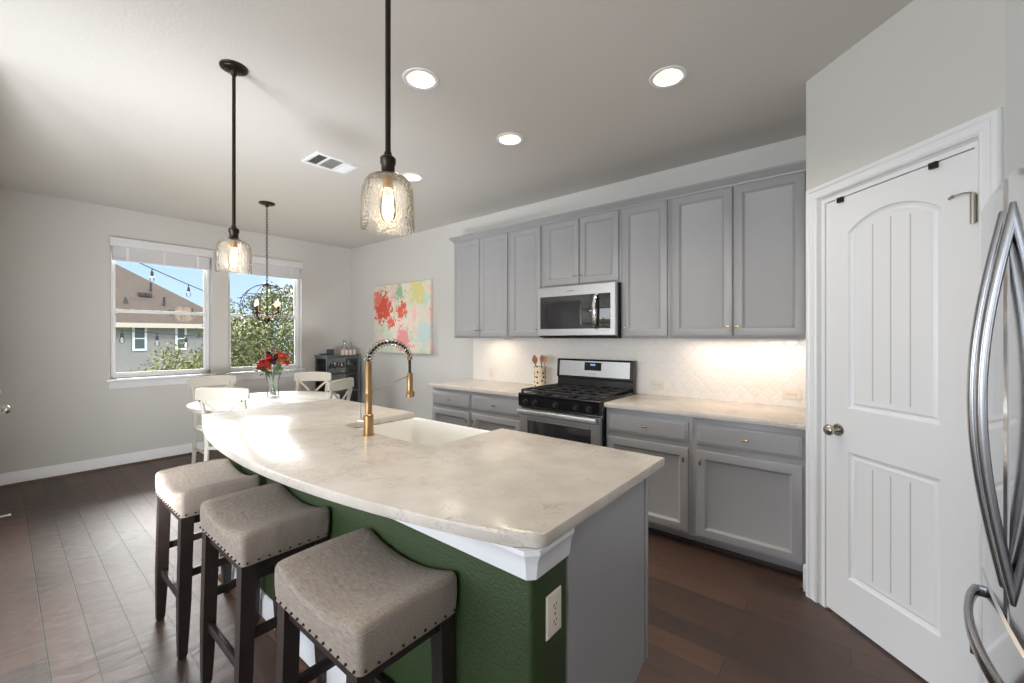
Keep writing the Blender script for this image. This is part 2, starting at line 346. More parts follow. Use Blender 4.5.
# ------------------------------------------------------------------ mesh helpers
class MB:
    def __init__(s):
        s.bm = bmesh.new()
    def face(s, pts):
        return s.bm.faces.new([s.bm.verts.new(p) for p in pts])
    def box(s, x0, x1, y0, y1, z0, z1, bev=0, seg=2):
        r = bmesh.ops.create_cube(s.bm, size=1.0); vs = r['verts']
        for v in vs:
            v.co = Vector(((x0 + x1) / 2 + v.co.x * (x1 - x0), (y0 + y1) / 2 + v.co.y * (y1 - y0), (z0 + z1) / 2 + v.co.z * (z1 - z0)))
        if bev:
            es = list({e for v in vs for e in v.link_edges})
            bmesh.ops.bevel(s.bm, geom=es, offset=bev, segments=seg, profile=.5, affect='EDGES')
        return s
    def loops(s, loops, cap0=False, cap1=True, closed=True):
        vl = [[s.bm.verts.new(p) for p in l] for l in loops]
        for a, b in zip(vl[:-1], vl[1:]):
            n = len(a)
            for i in range(n if closed else n - 1):
                j = (i + 1) % n
                s.bm.faces.new((a[i], a[j], b[j], b[i]))
        if cap0: s.bm.faces.new(list(reversed(vl[0])))
        if cap1: s.bm.faces.new(vl[-1])
        return s
    def rect(s, x0, x1, z0, z1, prof):
        """panel facing -y: prof is a list of (inset, y)"""
        s.loops([[(x0 + i, y, z0 + i), (x1 - i, y, z0 + i), (x1 - i, y, z1 - i), (x0 + i, y, z1 - i)] for i, y in prof], True, True)
        return s
    def tube(s, pts, r, seg=8, cap=True, closed=False):
        pts = [Vector(p) for p in pts]; n = len(pts)
        rs = r if isinstance(r, (list, tuple)) else [r] * n
        t0 = (pts[1] - pts[0]).normalized()
        up = Vector((0, 0, 1)) if abs(t0.z) < .9 else Vector((1, 0, 0))
        nrm = t0.cross(up).normalized()
        loops = []
        for i, p in enumerate(pts):
            if closed:
                t = (pts[(i + 1) % n] - pts[i - 1]).normalized()
            else:
                t = (pts[min(i + 1, n - 1)] - pts[max(i - 1, 0)]).normalized()
            nrm = (nrm - t * nrm.dot(t)).normalized(); bn = t.cross(nrm)
            loops.append([p + (nrm * math.cos(2 * PI * k / seg) + bn * math.sin(2 * PI * k / seg)) * rs[i] for k in range(seg)])
        if closed:
            loops.append(loops[0])
            vl = [[s.bm.verts.new(p) for p in l] for l in loops[:-1]]
            for i in range(n):
                a, b = vl[i], vl[(i + 1) % n]
                for k in range(seg):
                    j = (k + 1) % seg
                    s.bm.faces.new((a[k], a[j], b[j], b[k]))
        else:
            s.loops(loops, cap, cap)
        return s
    def bar(s, a, b, w, d, side=None, w2=None, d2=None):
        """rectangular bar from a to b; w along 'side', d across"""
        a, b = Vector(a), Vector(b); t = (b - a).normalized()
        sd = Vector(side) if side else (Vector((1, 0, 0)) if abs(t.x) < .9 else Vector((0, 1, 0)))
        sd = (sd - t * sd.dot(t)).normalized(); o = t.cross(sd)
        w2 = w2 or w; d2 = d2 or d
        L = lambda p, ww, dd: [p + sd * (i * ww / 2) + o * (j * dd / 2) for i, j in ((-1, -1), (1, -1), (1, 1), (-1, 1))]
        s.loops([L(a, w, d), L(b, w2, d2)], True, True)
        return s
    def sweep(s, pts, side, w, d):
        pts = [Vector(p) for p in pts]; n = len(pts); sd = Vector(side).normalized(); lo = []
        for i, p in enumerate(pts):
            t = (pts[min(i + 1, n - 1)] - pts[max(i - 1, 0)]).normalized(); o = t.cross(sd).normalized()
            q = []
            for k in range(12):
                an = 2 * PI * k / 12; ca, sa = math.cos(an), math.sin(an)
                f = lambda v: math.copysign(abs(v) ** .55, v)
                q.append(p + sd * f(ca) * w / 2 + o * f(sa) * d / 2)
            lo.append(q)
        s.loops(lo, True, True); return s
    def lathe(s, prof, c=(0, 0, 0), seg=24, cap0=False, cap1=False):
        c = Vector(c)
        s.loops([[c + Vector((r * math.cos(2 * PI * k / seg), r * math.sin(2 * PI * k / seg), z)) for k in range(seg)] for r, z in prof], cap0, cap1)
        return s
    def sphere(s, c, r, seg=12, sc=(1, 1, 1)):
        q = bmesh.ops.create_uvsphere(s.bm, u_segments=seg, v_segments=max(6, seg // 2 + 2), radius=r)
        for v in q['verts']:
            v.co = Vector((v.co.x * sc[0], v.co.y * sc[1], v.co.z * sc[2])) + Vector(c)
        return s
    def prism(s, poly, z0, z1, bev=0):
        s.loops([[(x, y, z0) for x, y in poly], [(x, y, z1) for x, y in poly]], True, True)
        return s
    def prof_x(s, prof, x0, x1):
        """extrude closed (y,z) profile along x"""
        s.loops([[(x0, y, z) for y, z in prof], [(x1, y, z) for y, z in prof]], True, True); return s
    def prof_y(s, prof, y0, y1):
        s.loops([[(x, y0, z) for x, z in prof], [(x, y1, z) for x, z in prof]], True, True); return s
def obj(name, mb, m, parent=None, smooth=35, recalc=True):
    bm = mb.bm
    if recalc:
        bmesh.ops.recalc_face_normals(bm, faces=bm.faces[:])
    if parent is not None and parent.get('_w'):
        bm.transform(Matrix.Translation(-Vector(parent['_w'])))
    me = bpy.data.meshes.new(name); bm.to_mesh(me); bm.free()
    me.materials.append(m if not isinstance(m, str) else M[m])
    if smooth:
        for p in me.polygons: p.use_smooth = True
        me.set_sharp_from_angle(angle=math.radians(smooth))
    o = bpy.data.objects.new(name, me); C.objects.link(o)
    if parent is not None: o.parent = parent
    return o
def thing(name, label, cat, loc=(0, 0, 0), rotz=0, group=None, world=False, kind=None):
    o = bpy.data.objects.new(name, None); o.empty_display_size = .05; C.objects.link(o)
    o.location = loc; o.rotation_euler = (0, 0, rotz)
    if label: o['label'] = label; o['category'] = cat
    if group: o['group'] = group
    if kind: o['kind'] = kind
    if world:
        q = Vector(loc); acc = q.copy()
        o['_w'] = tuple(acc)
    return o
def part(name, mb, m, parent, **k):
    """a sub-part: geometry written in the frame of the top-level thing"""
    w = None
    p = parent
    if p.get('_w') is None and p.parent is not None and p.parent.get('_w') is not None:
        mb.bm.transform(Matrix.Translation(-Vector(p.parent['_w'])))
    return obj(name, mb, m, parent, **k)
def tag(o, label, cat, group=None):
    o['label'] = label; o['category'] = cat
    if group: o['group'] = group
    return o
def struct(name, mb, m, parent=None, **k):
    o = obj(name, mb, m, parent, **k)
    if parent is None: o['kind'] = 'structure'
    return o
def dup(root, loc, rotz, label=None, group=None, name=None):
    r = root.copy(); C.objects.link(r); r.location = loc; r.rotation_euler = (0, 0, rotz)
    if label: r['label'] = label
    if group: r['group'] = group
    for ch in list(root.children):
        c = ch.copy(); C.objects.link(c); c.parent = r
        for g in list(ch.children):
            d = g.copy(); C.objects.link(d); d.parent = c
    return r
# ------------------------------------------------------------------ room shell
H = 2.80
XL, YB, XR, YR = -6.15, 3.52, 1.30, -4.50
struct('floor', MB().box(XL - .2, XR + .2, YR - .2, YB + .2, -.1, 0), 'floor', smooth=0)
CANS = [(-1.807, 1.442), (-.763, 2.268), (-1.866, 2.274), (-2.971, 2.273)]
mb = MB(); es = []
def ring_edges(pts):
    vs = [mb.bm.verts.new(p) for p in pts]
    for i in range(len(vs)):
        es.append(mb.bm.edges.new((vs[i], vs[(i + 1) % len(vs)])))
ring_edges([(XL - .2, YR - .2, H), (XR + .2, YR - .2, H), (XR + .2, YB + .2, H), (XL - .2, YB + .2, H)])
for cx, cy in CANS:
    ring_edges([(cx + .078 * math.cos(2 * PI * k / 32), cy + .078 * math.sin(2 * PI * k / 32), H) for k in range(32)])
bmesh.ops.triangle_fill(mb.bm, use_beauty=True, use_dissolve=False, edges=es)
for f in mb.bm.faces:
    if f.normal.z > 0: f.normal_flip()
struct('ceiling', mb, 'ceil', smooth=0, recalc=False)
struct('roof_slab', MB().box(XL - .2, XR + .2, YR - .2, YB + .2, H + .16, H + .24), 'ceil', smooth=0)
# window wall with two openings
WIN = [(.75, 1.665), (1.84, 2.755)]; WZ0, WZ1 = .955, 2.47
mb = MB(); xo = XL - .16
ys = [-.18, .75, 1.665, 1.84, 2.755, YB + .2]
for i in range(5):
    a, b = ys[i], ys[i + 1]
    if i in (1, 3):
        mb.box(xo, XL, a, b, 0, WZ0).box(xo, XL, a, b, WZ1, H)
    else:
        mb.box(xo, XL, a, b, 0, H)
struct('wall_left', mb, 'wall', smooth=0)
struct('wall_back', MB().box(XL - .16, -.19, YB, YB + .15, 0, H), 'wall', smooth=0)
# pantry: side return, diagonal with door opening, return towards the fridge
R2 = math.sqrt(2)
P0 = Vector((-.19, 2.787, 0)); EX = Vector((1 / R2, -1 / R2, 0))
ANG = -PI / 4
struct('wall_pantry_side', MB().box(-.19, -.09, 2.80, YB + .15, 0, H), 'wall', smooth=0)
dw = thing('wall_pantry', None, None, (P0.x, P0.y, 0), ANG, kind='structure')
mb = MB(); DS0, DS1, DZ = .100, .787, 2.115
mb.box(0, DS0, 0, .10, 0, H).box(DS1, .852, 0, .10, 0, H).box(DS0, DS1, 0, .10, DZ, H)
obj('plaster', mb, 'wall', dw, smooth=0)
pe = P0 + EX * .852
struct('wall_right_return', MB().box(pe.x, XR + .15, pe.y, pe.y + .10, 0, H), 'wall', smooth=0)
struct('wall_right', MB().box(XR, XR + .15, YR, pe.y, 0, H), 'wall', smooth=0)
struct('wall_front', MB().box(XL, -4.62, -.18, -.03, 0, H).box(-3.55, -3.30, -.18, -.03, 0, H).box(-4.62, -3.55, -.18, -.03, 2.10, H), 'wall', smooth=0)
# rear wall of the living room behind the camera, opened for the added fill lamps
struct('wall_rear', MB().box(XL, -3.7, YR - .15, YR, 0, H).box(.5, XR, YR - .15, YR, 0, H).box(-3.7, .5, YR - .15, YR, 0, .5).box(-3.7, .5, YR - .15, YR, 2.55, H), 'wall', smooth=0)
struct('wall_living', MB().box(XL - .16, XL, YR, -3.8, 0, H).box(XL - .16, XL, -1.0, -.18, 0, H).box(XL - .16, XL, -3.8, -1.0, 0, .5).box(XL - .16, XL, -3.8, -1.0, 2.5, H), 'wall', smooth=0)
# baseboards + stained shoe
def base_prof(t=.014, h=.13):
    return [(0, 0), (-t, 0), (-t, h - .03), (-t + .004, h - .02), (-.006, h - .008), (-.004, h), (0, h)]
struct('baseboard_left', MB().prof_y([(XL - y, z) for y, z in base_prof()], -.03, YB), 'white')
struct('trim_1', MB().prof_y([(XL + .014, 0), (XL + .034, 0), (XL + .031, .012), (XL + .022, .019), (XL + .014, .022)], -.03, YB - .014), 'stain')
struct('baseboard_back', MB().prof_x([(YB + y, z) for y, z in base_prof()], XL + .014, -3.455), 'white')
struct('trim_2', MB().prof_x([(YB - .014, 0), (YB - .034, 0), (YB - .031, .012), (YB - .022, .019), (YB - .014, .022)], XL + .034, -3.455), 'stain')
struct('baseboard_front', MB().prof_x([(-.03 - y, z) for y, z in base_prof()], XL + .014, -4.72), 'white')
# backsplash
struct('trim_3', MB().box(-3.44, -.19, YB - .008, YB, .914, 1.40), 'tile', smooth=0)

# windows ---------------------------------------------------------
for n, (y0, y1) in enumerate(WIN):
    w = thing('window_%d' % (n + 1), None, None, (XL, (y0 + y1) / 2, WZ0), 0, kind='structure', world=True)
    e = .003
    fr = MB()
    for (a, b, c, d) in ((y0 + e, y0 + .03, WZ0, WZ1 - e), (y1 - .03, y1 - e, WZ0, WZ1 - e), (y0 + .03, y1 - .03, WZ0, WZ0 + .026), (y0 + .03, y1 - .03, WZ1 - .05, WZ1 - e)):
        fr.box(XL - .15, XL - .075, a, b, c, d, .004)
    obj('window_frame', fr, 'whitev', w)
    zm = 1.69
    up = MB(); lo = MB()
    for mbx, za, zb, xa, xb in ((up, zm - .015, WZ1 - .05, XL - .135, XL - .115), (lo, WZ0 + .0265, zm + .02, XL - .112, XL - .088)):
        mbx.box(xa, xb, y0 + .0305, y0 + .056, za, zb, .003).box(xa, xb, y1 - .056, y1 - .0305, za, zb, .003)
        mbx.box(xa, xb, y0 + .056, y1 - .056, za, za + .032, .003).box(xa, xb, y0 + .056, y1 - .056, zb - .034, zb, .003)
    us = obj('upper_sash', up, 'whitev', w); ls = obj('lower_sash', lo, 'whitev', w)
    part('window_pane', MB().box(XL - .127, XL - .123, y0 + .05, y1 - .05, zm + .01, WZ1 - .08), 'glass', us, smooth=0)
    part('window_pane', MB().box(XL - .102, XL - .098, y0 + .05, y1 - .05, WZ0 + .055, zm - .005), 'glass', ls, smooth=0)
    sl = MB().box(XL - .074, XL + .045, y0 - .035 if n == 0 else y0 - .035, y1 + .035, WZ0 - .028, WZ0, .006)
    sl.prof_y([(XL + .0005, WZ0 - .105), (XL + .012, WZ0 - .105), (XL + .018, WZ0 - .08), (XL + .022, WZ0 - .06), (XL + .034, WZ0 - .03), (XL + .0005, WZ0 - .03)], y0 - .01, y1 + .01)
    obj('window_sill', sl, 'white', w)
    # raised faux-wood blind: valance outside the reveal, stacked slats below it
    bl = thing('window_blind', ['raised white slatted blind with valance above the window holding the house view', 'raised white slatted blind with valance above the window full of tree leaves'][n], 'blind', (XL, (y0 + y1) / 2, 2.25), 0, world=True, group=None)
    obj('valance', MB().box(XL - .03, XL + .035, y0 - .008, y1 + .008, 2.385, 2.475, .008).box(XL - .03, XL + .042, y0 - .012, y1 + .012, 2.455, 2.477, .004), 'blind', bl)
    st = MB()
    for k in range(9):
        st.box(XL - .06, XL - .012, y0 + .02, y1 - .02, 2.262 + k * .0135, 2.262 + k * .0135 + .0112)
    obj('slats', st, 'blind', bl, smooth=0)
    obj('bottom_rail', MB().box(XL - .062, XL - .010, y0 + .02, y1 - .02, 2.238, 2.258, .004), 'blind', bl)
    for yy in (y0 + .14, (y0 + y1) / 2, y1 - .14):
        obj('ladder_tape', MB().box(XL - .0105, XL - .008, yy - .012, yy + .012, 2.238, 2.385), 'whitev', bl, smooth=0)

# door at the far left edge of the view ----------------------------
d1 = thing('door_1', None, None, (-4.08, -.03, 0), 0, kind='structure', world=True)
obj('door_panel', MB().box(-4.55, -3.62, -.085, -.045, .01, 2.03, .003), 'white', d1)
obj('door_casing', MB().box(-4.71, -4.62, -.03, -.012, 0, 2.19, .005).box(-3.55, -3.46, -.03, -.012, 0, 2.19, .005).box(-4.62, -3.55, -.03, -.012, 2.10, 2.19, .005).box(-4.62, -4.552, -.14, -.03, 0, 2.1).box(-3.618, -3.55, -.14, -.03, 0, 2.1).box(-4.552, -3.618, -.14, -.03, 2.033, 2.1), 'white', d1)
kb = MB()
kb.tube([(-4.14, -.044, .945), (-4.14, -.038, .945)], .03, 16).tube([(-4.14, -.038, .945), (-4.14, .012, .945)], .011, 12).sphere((-4.14, .028, .945), .027, 16, (1, .8, 1))
obj('door_handle', kb, 'nickel', d1)
kb = MB().tube([(-4.14, -.044, 1.06), (-4.14, -.020, 1.06)], .03, 16).tube([(-4.14, -.02, 1.06), (-4.14, .004, 1.06)], .012, 12).box(-4.165, -4.115, .0, .008, 1.05, 1.07, .003)
obj('deadbolt', kb, 'white', d1)
tag(obj('door_stop', MB().tube([(-4.95, -.016, .055), (-4.95, -.008, .055)], .014, 12).tube([(-4.95, -.008, .055), (-4.95, .045, .055)], .006, 10).tube([(-4.95, .045, .055), (-4.95, .058, .055)], .009, 10), 'whitev'), 'small white door stop jutting from the baseboard at the far left', 'door stop')

# ------------------------------------------------------------------ island
IX0, IX1 = -3.195, -.587
IC = -1.90
pts = []
# right end, rounded front corner, bowed front edge, left end
def arc_y(x): return .622 + .190 * ((x - IC) / 1.28) ** 2
xs = [-.66 - (2.48 / 40) * k for k in range(41)]
front = [(x, arc_y(x)) for x in xs]
poly = [(IX1, 1.705), (IX1, .868)]
for k in range(1, 7):
    a = PI / 2 * k / 7
    poly.append((IX1 - .05 + .05 * math.cos(a), .868 - .042 * math.sin(a)))
poly += front
for k in range(1, 7):
    a = PI / 2 * k / 7
    poly.append((-3.14 - .055 * math.sin(a), arc_y(-3.14) + .07 * (1 - math.cos(a))))
poly += [(IX0 - .005, 1.0), (IX0, 1.705)]
SX0, SX1, SY0 = -2.215, -1.455, 1.21
poly += [(SX0, 1.705), (SX0, SY0 + .06)]
for k in range(1, 5):
    a = PI / 2 * k / 4
    poly.append((SX0 + .06 - .06 * math.cos(a), SY0 + .06 - .06 * math.sin(a)))
for k in range(0, 5):
    a = PI / 2 * k / 4
    poly.append((SX1 - .06 + .06 * math.sin(a), SY0 + .06 - .06 * math.cos(a)))
poly += [(SX1, 1.705)]
CT, CB = .914, .877
def inset(poly, d):
    n = len(poly); out = []
    for i in range(n):
        a, b, c = Vector(poly[i - 1]), Vector(poly[i]), Vector(poly[(i + 1) % n])
        t1 = (b - a).normalized(); t2 = (c - b).normalized()
        n1 = Vector((-t1.y, t1.x)); n2 = Vector((-t2.y, t2.x)); m = n1 + n2
        if m.length < 1e-4: m = n1
        m.normalize(); k = d / max(.35, m.dot(n1))
        out.append((b.x + m.x * k, b.y + m.y * k))
    return out
area = sum(poly[i - 1][0] * poly[i][1] - poly[i][0] * poly[i - 1][1] for i in range(len(poly)))
if area < 0: poly = poly[::-1]
def slab(poly, z0, z1, e=.006):
    P = lambda q, z: [(x, y, z) for x, y in q]
    i1 = inset(poly, e); i2 = inset(poly, e * .3)
    m = MB(); m.loops([P(i1, z0), P(i2, z0 + e * .3), P(poly, z0 + e), P(poly, z1 - e), P(i2, z1 - e * .3), P(i1, z1)], False, False)
    for z in (z0, z1):
        bmesh.ops.triangle_fill(m.bm, use_beauty=True, use_dissolve=False, edges=[ed for ed in m.bm.edges if ed.is_boundary and all(abs(v.co.z - z) < 1e-6 for v in ed.verts)])
    return m
ict = thing('island_countertop', 'large bowed white quartz countertop on the green island', 'countertop', (IC, 1.15, CB), world=True)
obj('slab', slab(poly, CB, CT), 'quartz', ict, smooth=30)

isl = thing('kitchen_island', 'kitchen island base with green seating side and grey end panel', 'kitchen island', (IC, 1.25, 0), world=True)
GX0, GX1, GY = -2.86, -.617, .835
obj('knee_wall', MB().box(GX0, GX1, GY, 1.005, 0, CB - .0005, .014, 3), 'green', isl)
# crown-like moulding under the top, mitred round the wall
prof = [(0.001, .797), (.010, .797), (.012, .812), (.014, .826), (.016, .842), (.022, .856), (.026, .864), (.026, CB - .001), (0.001, CB - .001)]
mb = MB(); lo = []
for o, z in prof:
    lo.append([(GX1 + o, 1.0, z), (GX1 + o, GY + .012 - o * .4, z), (GX1 - .012 + o * .4, GY - o, z), (GX0 + .012 - o * .4, GY - o, z), (GX0 - o, GY + .012 - o * .4, z), (GX0 - o, 1.0, z)])
lo.append(lo[0])
mb.loops(lo, False, False, closed=False)
obj('top_molding', mb, 'white', isl, smooth=25)
obj('baseboard', MB().prof_x([(GY + y - .0005, z) for y, z in base_prof()], GX0, GX1).prof_y([(GX0 + y, z) for y, z in base_prof()], GY, 1.0), 'white', isl)
obj('shoe_molding', MB().prof_x([(GY - .015, 0), (GY - .035, 0), (GY - .032, .012), (GY - .023, .019), (GY - .015, .022)], GX0, GX1), 'stain', isl)
ep = MB(); PX = -.617
ep.prof_x([(1.007, 0), (1.475, 0), (1.475, .135), (1.558, .162), (1.558, CB - .001), (1.007, CB - .001)], PX - .02, PX + .003)
obj('end_panel', ep, 'grey', isl, smooth=0)
obj('end_stile', MB().box(PX - .03, PX + .006, 1.571, 1.592, .16, CB - .001, .002), 'grey', isl)
cb = MB()
cb.box(-3.14, SX0 - .03, 1.007, 1.57, .10, CB - .001).box(SX1 + .03, PX - .021, 1.007, 1.57, .10, CB - .001).box(SX0 - .03, SX1 + .03, 1.007, 1.57, .10, .60).box(-3.13, PX - .03, 1.03, 1.50, 0, .10)
obj('cabinet_body', cb, 'greyd', isl, smooth=0)
for k, (a, b) in enumerate(((-3.12, -2.69), (-2.68, -2.25), (-2.21, -1.84), (-1.83, -1.46), (-1.42, -1.04), (-1.03, -.66))):
    z1 = .58 if k in (2, 3) else .85
    d = MB(); d.loops([[(a + i, 1.572 + y, .12 + i), (b - i, 1.572 + y, .12 + i), (b - i, 1.572 + y, z1 - i), (a + i, 1.572 + y, z1 - i)] for i, y in ((0, 0), (0, .018), (.05, .018), (.06, .010))], True, True)
    dd = obj('cabinet_door', d, 'grey', isl)
    kx = b - .03 if k % 2 == 0 else a + .03
    part('knob', MB().tube([(kx, 1.59, z1 - .06), (kx, 1.606, z1 - .06)], .005, 8).box(kx - .016, kx + .016, 1.606, 1.616, z1 - .066, z1 - .054, .003), 'knobm', dd)

# apron-front sink
sk = thing('farmhouse_sink', 'white ceramic apron front sink set into the island top', 'sink', (-1.835, 1.45, .62), world=True)
a0, a1, b0, b1 = SX0 - .012, SX1 + .012, SY0 - .012, 1.742
zt = CB - .002
mb = MB()
def rr(x0, x1, y0, y1, r, z, n=5):
    out = []
    for cx, cy, st in ((x1 - r, y1 - r, 0), (x0 + r, y1 - r, 1), (x0 + r, y0 + r, 2), (x1 - r, y0 + r, 3)):
        for k in range(n + 1):
            a = PI / 2 * (st + k / n); out.append((cx + r * math.cos(a), cy + r * math.sin(a), z))
    return out
mb.loops([rr(a0, a1, b0, b1, .02, .64), rr(a0, a1, b0, b1, .02, zt - .006), rr(a0 + .004, a1 - .004, b0 + .004, b1 - .004, .018, zt), rr(a0 + .022, a1 - .022, b0 + .022, b1 - .022, .05, zt),
          rr(a0 + .028, a1 - .028, b0 + .028, b1 - .028, .05, zt - .008), rr(a0 + .034, a1 - .034, b0 + .034, b1 - .034, .05, .69), rr(a0 + .06, a1 - .06, b0 + .06, b1 - .06, .05, .665)], True, True)
obj('basin', mb, 'ceramic', sk, smooth=40)
mb = MB().lathe([(0.0, 0), (.03, 0), (.042, .002), (.044, .006), (.040, .0035), (.02, .002), (0.0, .002)], (-1.835, 1.47, .6652), 20)
obj('drain', mb, 'chrome', sk)

# spring faucet
FX, FY = -1.868, 1.163
fa = thing('kitchen_faucet', 'brass spring neck faucet standing beside the island sink', 'faucet', (FX, FY, CT), world=True)
f = MB().lathe([(0, 0), (.028, 0), (.028, .006), (.0245, .008), (.0245, .098), (.021, .102), (.017, .104), (.0165, .16), (.0165, .20), (.019, .204), (.019, .216), (.0165, .222), (.0160, .362), (.0135, .367), (0, .367)], (FX, FY, CT), 24)
obj('body', f, 'brass', fa)
RA = .125; zc = CT + .362
path = [(FX, FY, zc - .02), (FX, FY, zc)] + [(FX, FY + RA - RA * math.cos(PI * k / 20), zc + .10 * math.sin(PI * k / 20)) for k in range(1, 20)] + [(FX, FY + 2 * RA, zc), (FX, FY + 2 * RA + .002, zc - .09)]
obj('hose', MB().tube(path, .0075, 10), 'rubber', fa)
hp = []
tot = 17 * 16
cen = [Vector((FX, FY + RA - RA * math.cos(PI * k / tot * 0.93), zc + .10 * math.sin(PI * k / tot * .93))) for k in range(tot + 1)]
for k, c in enumerate(cen):
    t = (cen[min(k + 1, tot)] - cen[max(k - 1, 0)]).normalized(); nn = Vector((1, 0, 0)); bb = t.cross(nn)
    a = 2 * PI * k / 16
    hp.append(c + (nn * math.cos(a) + bb * math.sin(a)) * .0175)
obj('spring', MB().tube(hp, .0028, 6), 'nickel', fa)
yh = FY + 2 * RA
obj('spray_head', MB().lathe([(0, -.20), (.020, -.20), (.0235, -.196), (.0235, -.186), (.0175, -.178), (.016, -.15), (.016, -.075), (.012, -.068), (0, -.068)], (FX, yh + .002, zc), 20).box(FX - .006, FX + .006, yh + .018, yh + .030, zc - .19, zc - .17, .003), 'brass', fa)
obj('collar', MB().sphere((FX, yh, zc + .012), .0165, 14, (1, 1, .8)), 'brass', fa)
obj('support_arm', MB().tube([(FX, FY + .012, CT + .21), (FX, yh - .014, zc - .085)], .0045, 8), 'nickel', fa)
obj('handle', MB().tube([(FX - .020, FY - .004, CT + .065), (FX - .062, FY - .01, CT + .065)], .012, 14).tube([(FX - .054, FY - .01, CT + .075), (FX - .060, FY - .012, CT + .150)], [.0045, .0035], 8), 'chrome', fa)

# island outlet
def outlet(name, label, loc, rotz, horizontal=False):
    o = thing(name, label, 'outlet', loc, rotz)
    m = MB(); m.rect(-.035, .035, -.057, .057, [(0, -.0005), (.0, -.003), (.004, -.006)]); s = MB()
    for zz in (-.021, .021):
        m.loops([[(.0165 * math.cos(2 * PI * k / 20), -.006 - d, zz + .0145 * math.sin(2 * PI * k / 20)) for k in range(20)] for d in (0, .0015)], False, True)
        s.box(-.0075, -.0050, -.0080, -.0073, zz - .001, zz + .008).box(.0050, .0072, -.0080, -.0073, zz, zz + .007)
        s.tube([(0, -.0073, zz - .007), (0, -.0080, zz - .007)], .0027, 8)
    s.tube([(0, -.006, 0), (0, -.0072, 0)], .003, 8)
    p = obj('cover_plate', m, 'plate', o, smooth=25); q = obj('sockets', s, 'slot', o, smooth=0)
    if horizontal:
        for c in (p, q): c.rotation_euler = (0, PI / 2, 0)
    return o
outlet('wall_outlet', 'cream outlet on the green end of the island', (GX1 + .0005, .932, .667), PI / 2)
outlet('wall_outlet', 'outlet on the backsplash near the pantry wall', (-.32, YB - .008, 1.00), 0, True)
outlet('wall_outlet', 'outlet on the backsplash left of the utensil crock', (-3.165, YB - .008, 1.01), 0)
outlet('wall_outlet', 'outlet on the backsplash just right of the range', (-1.27, YB - .008, 1.0), 0, True)

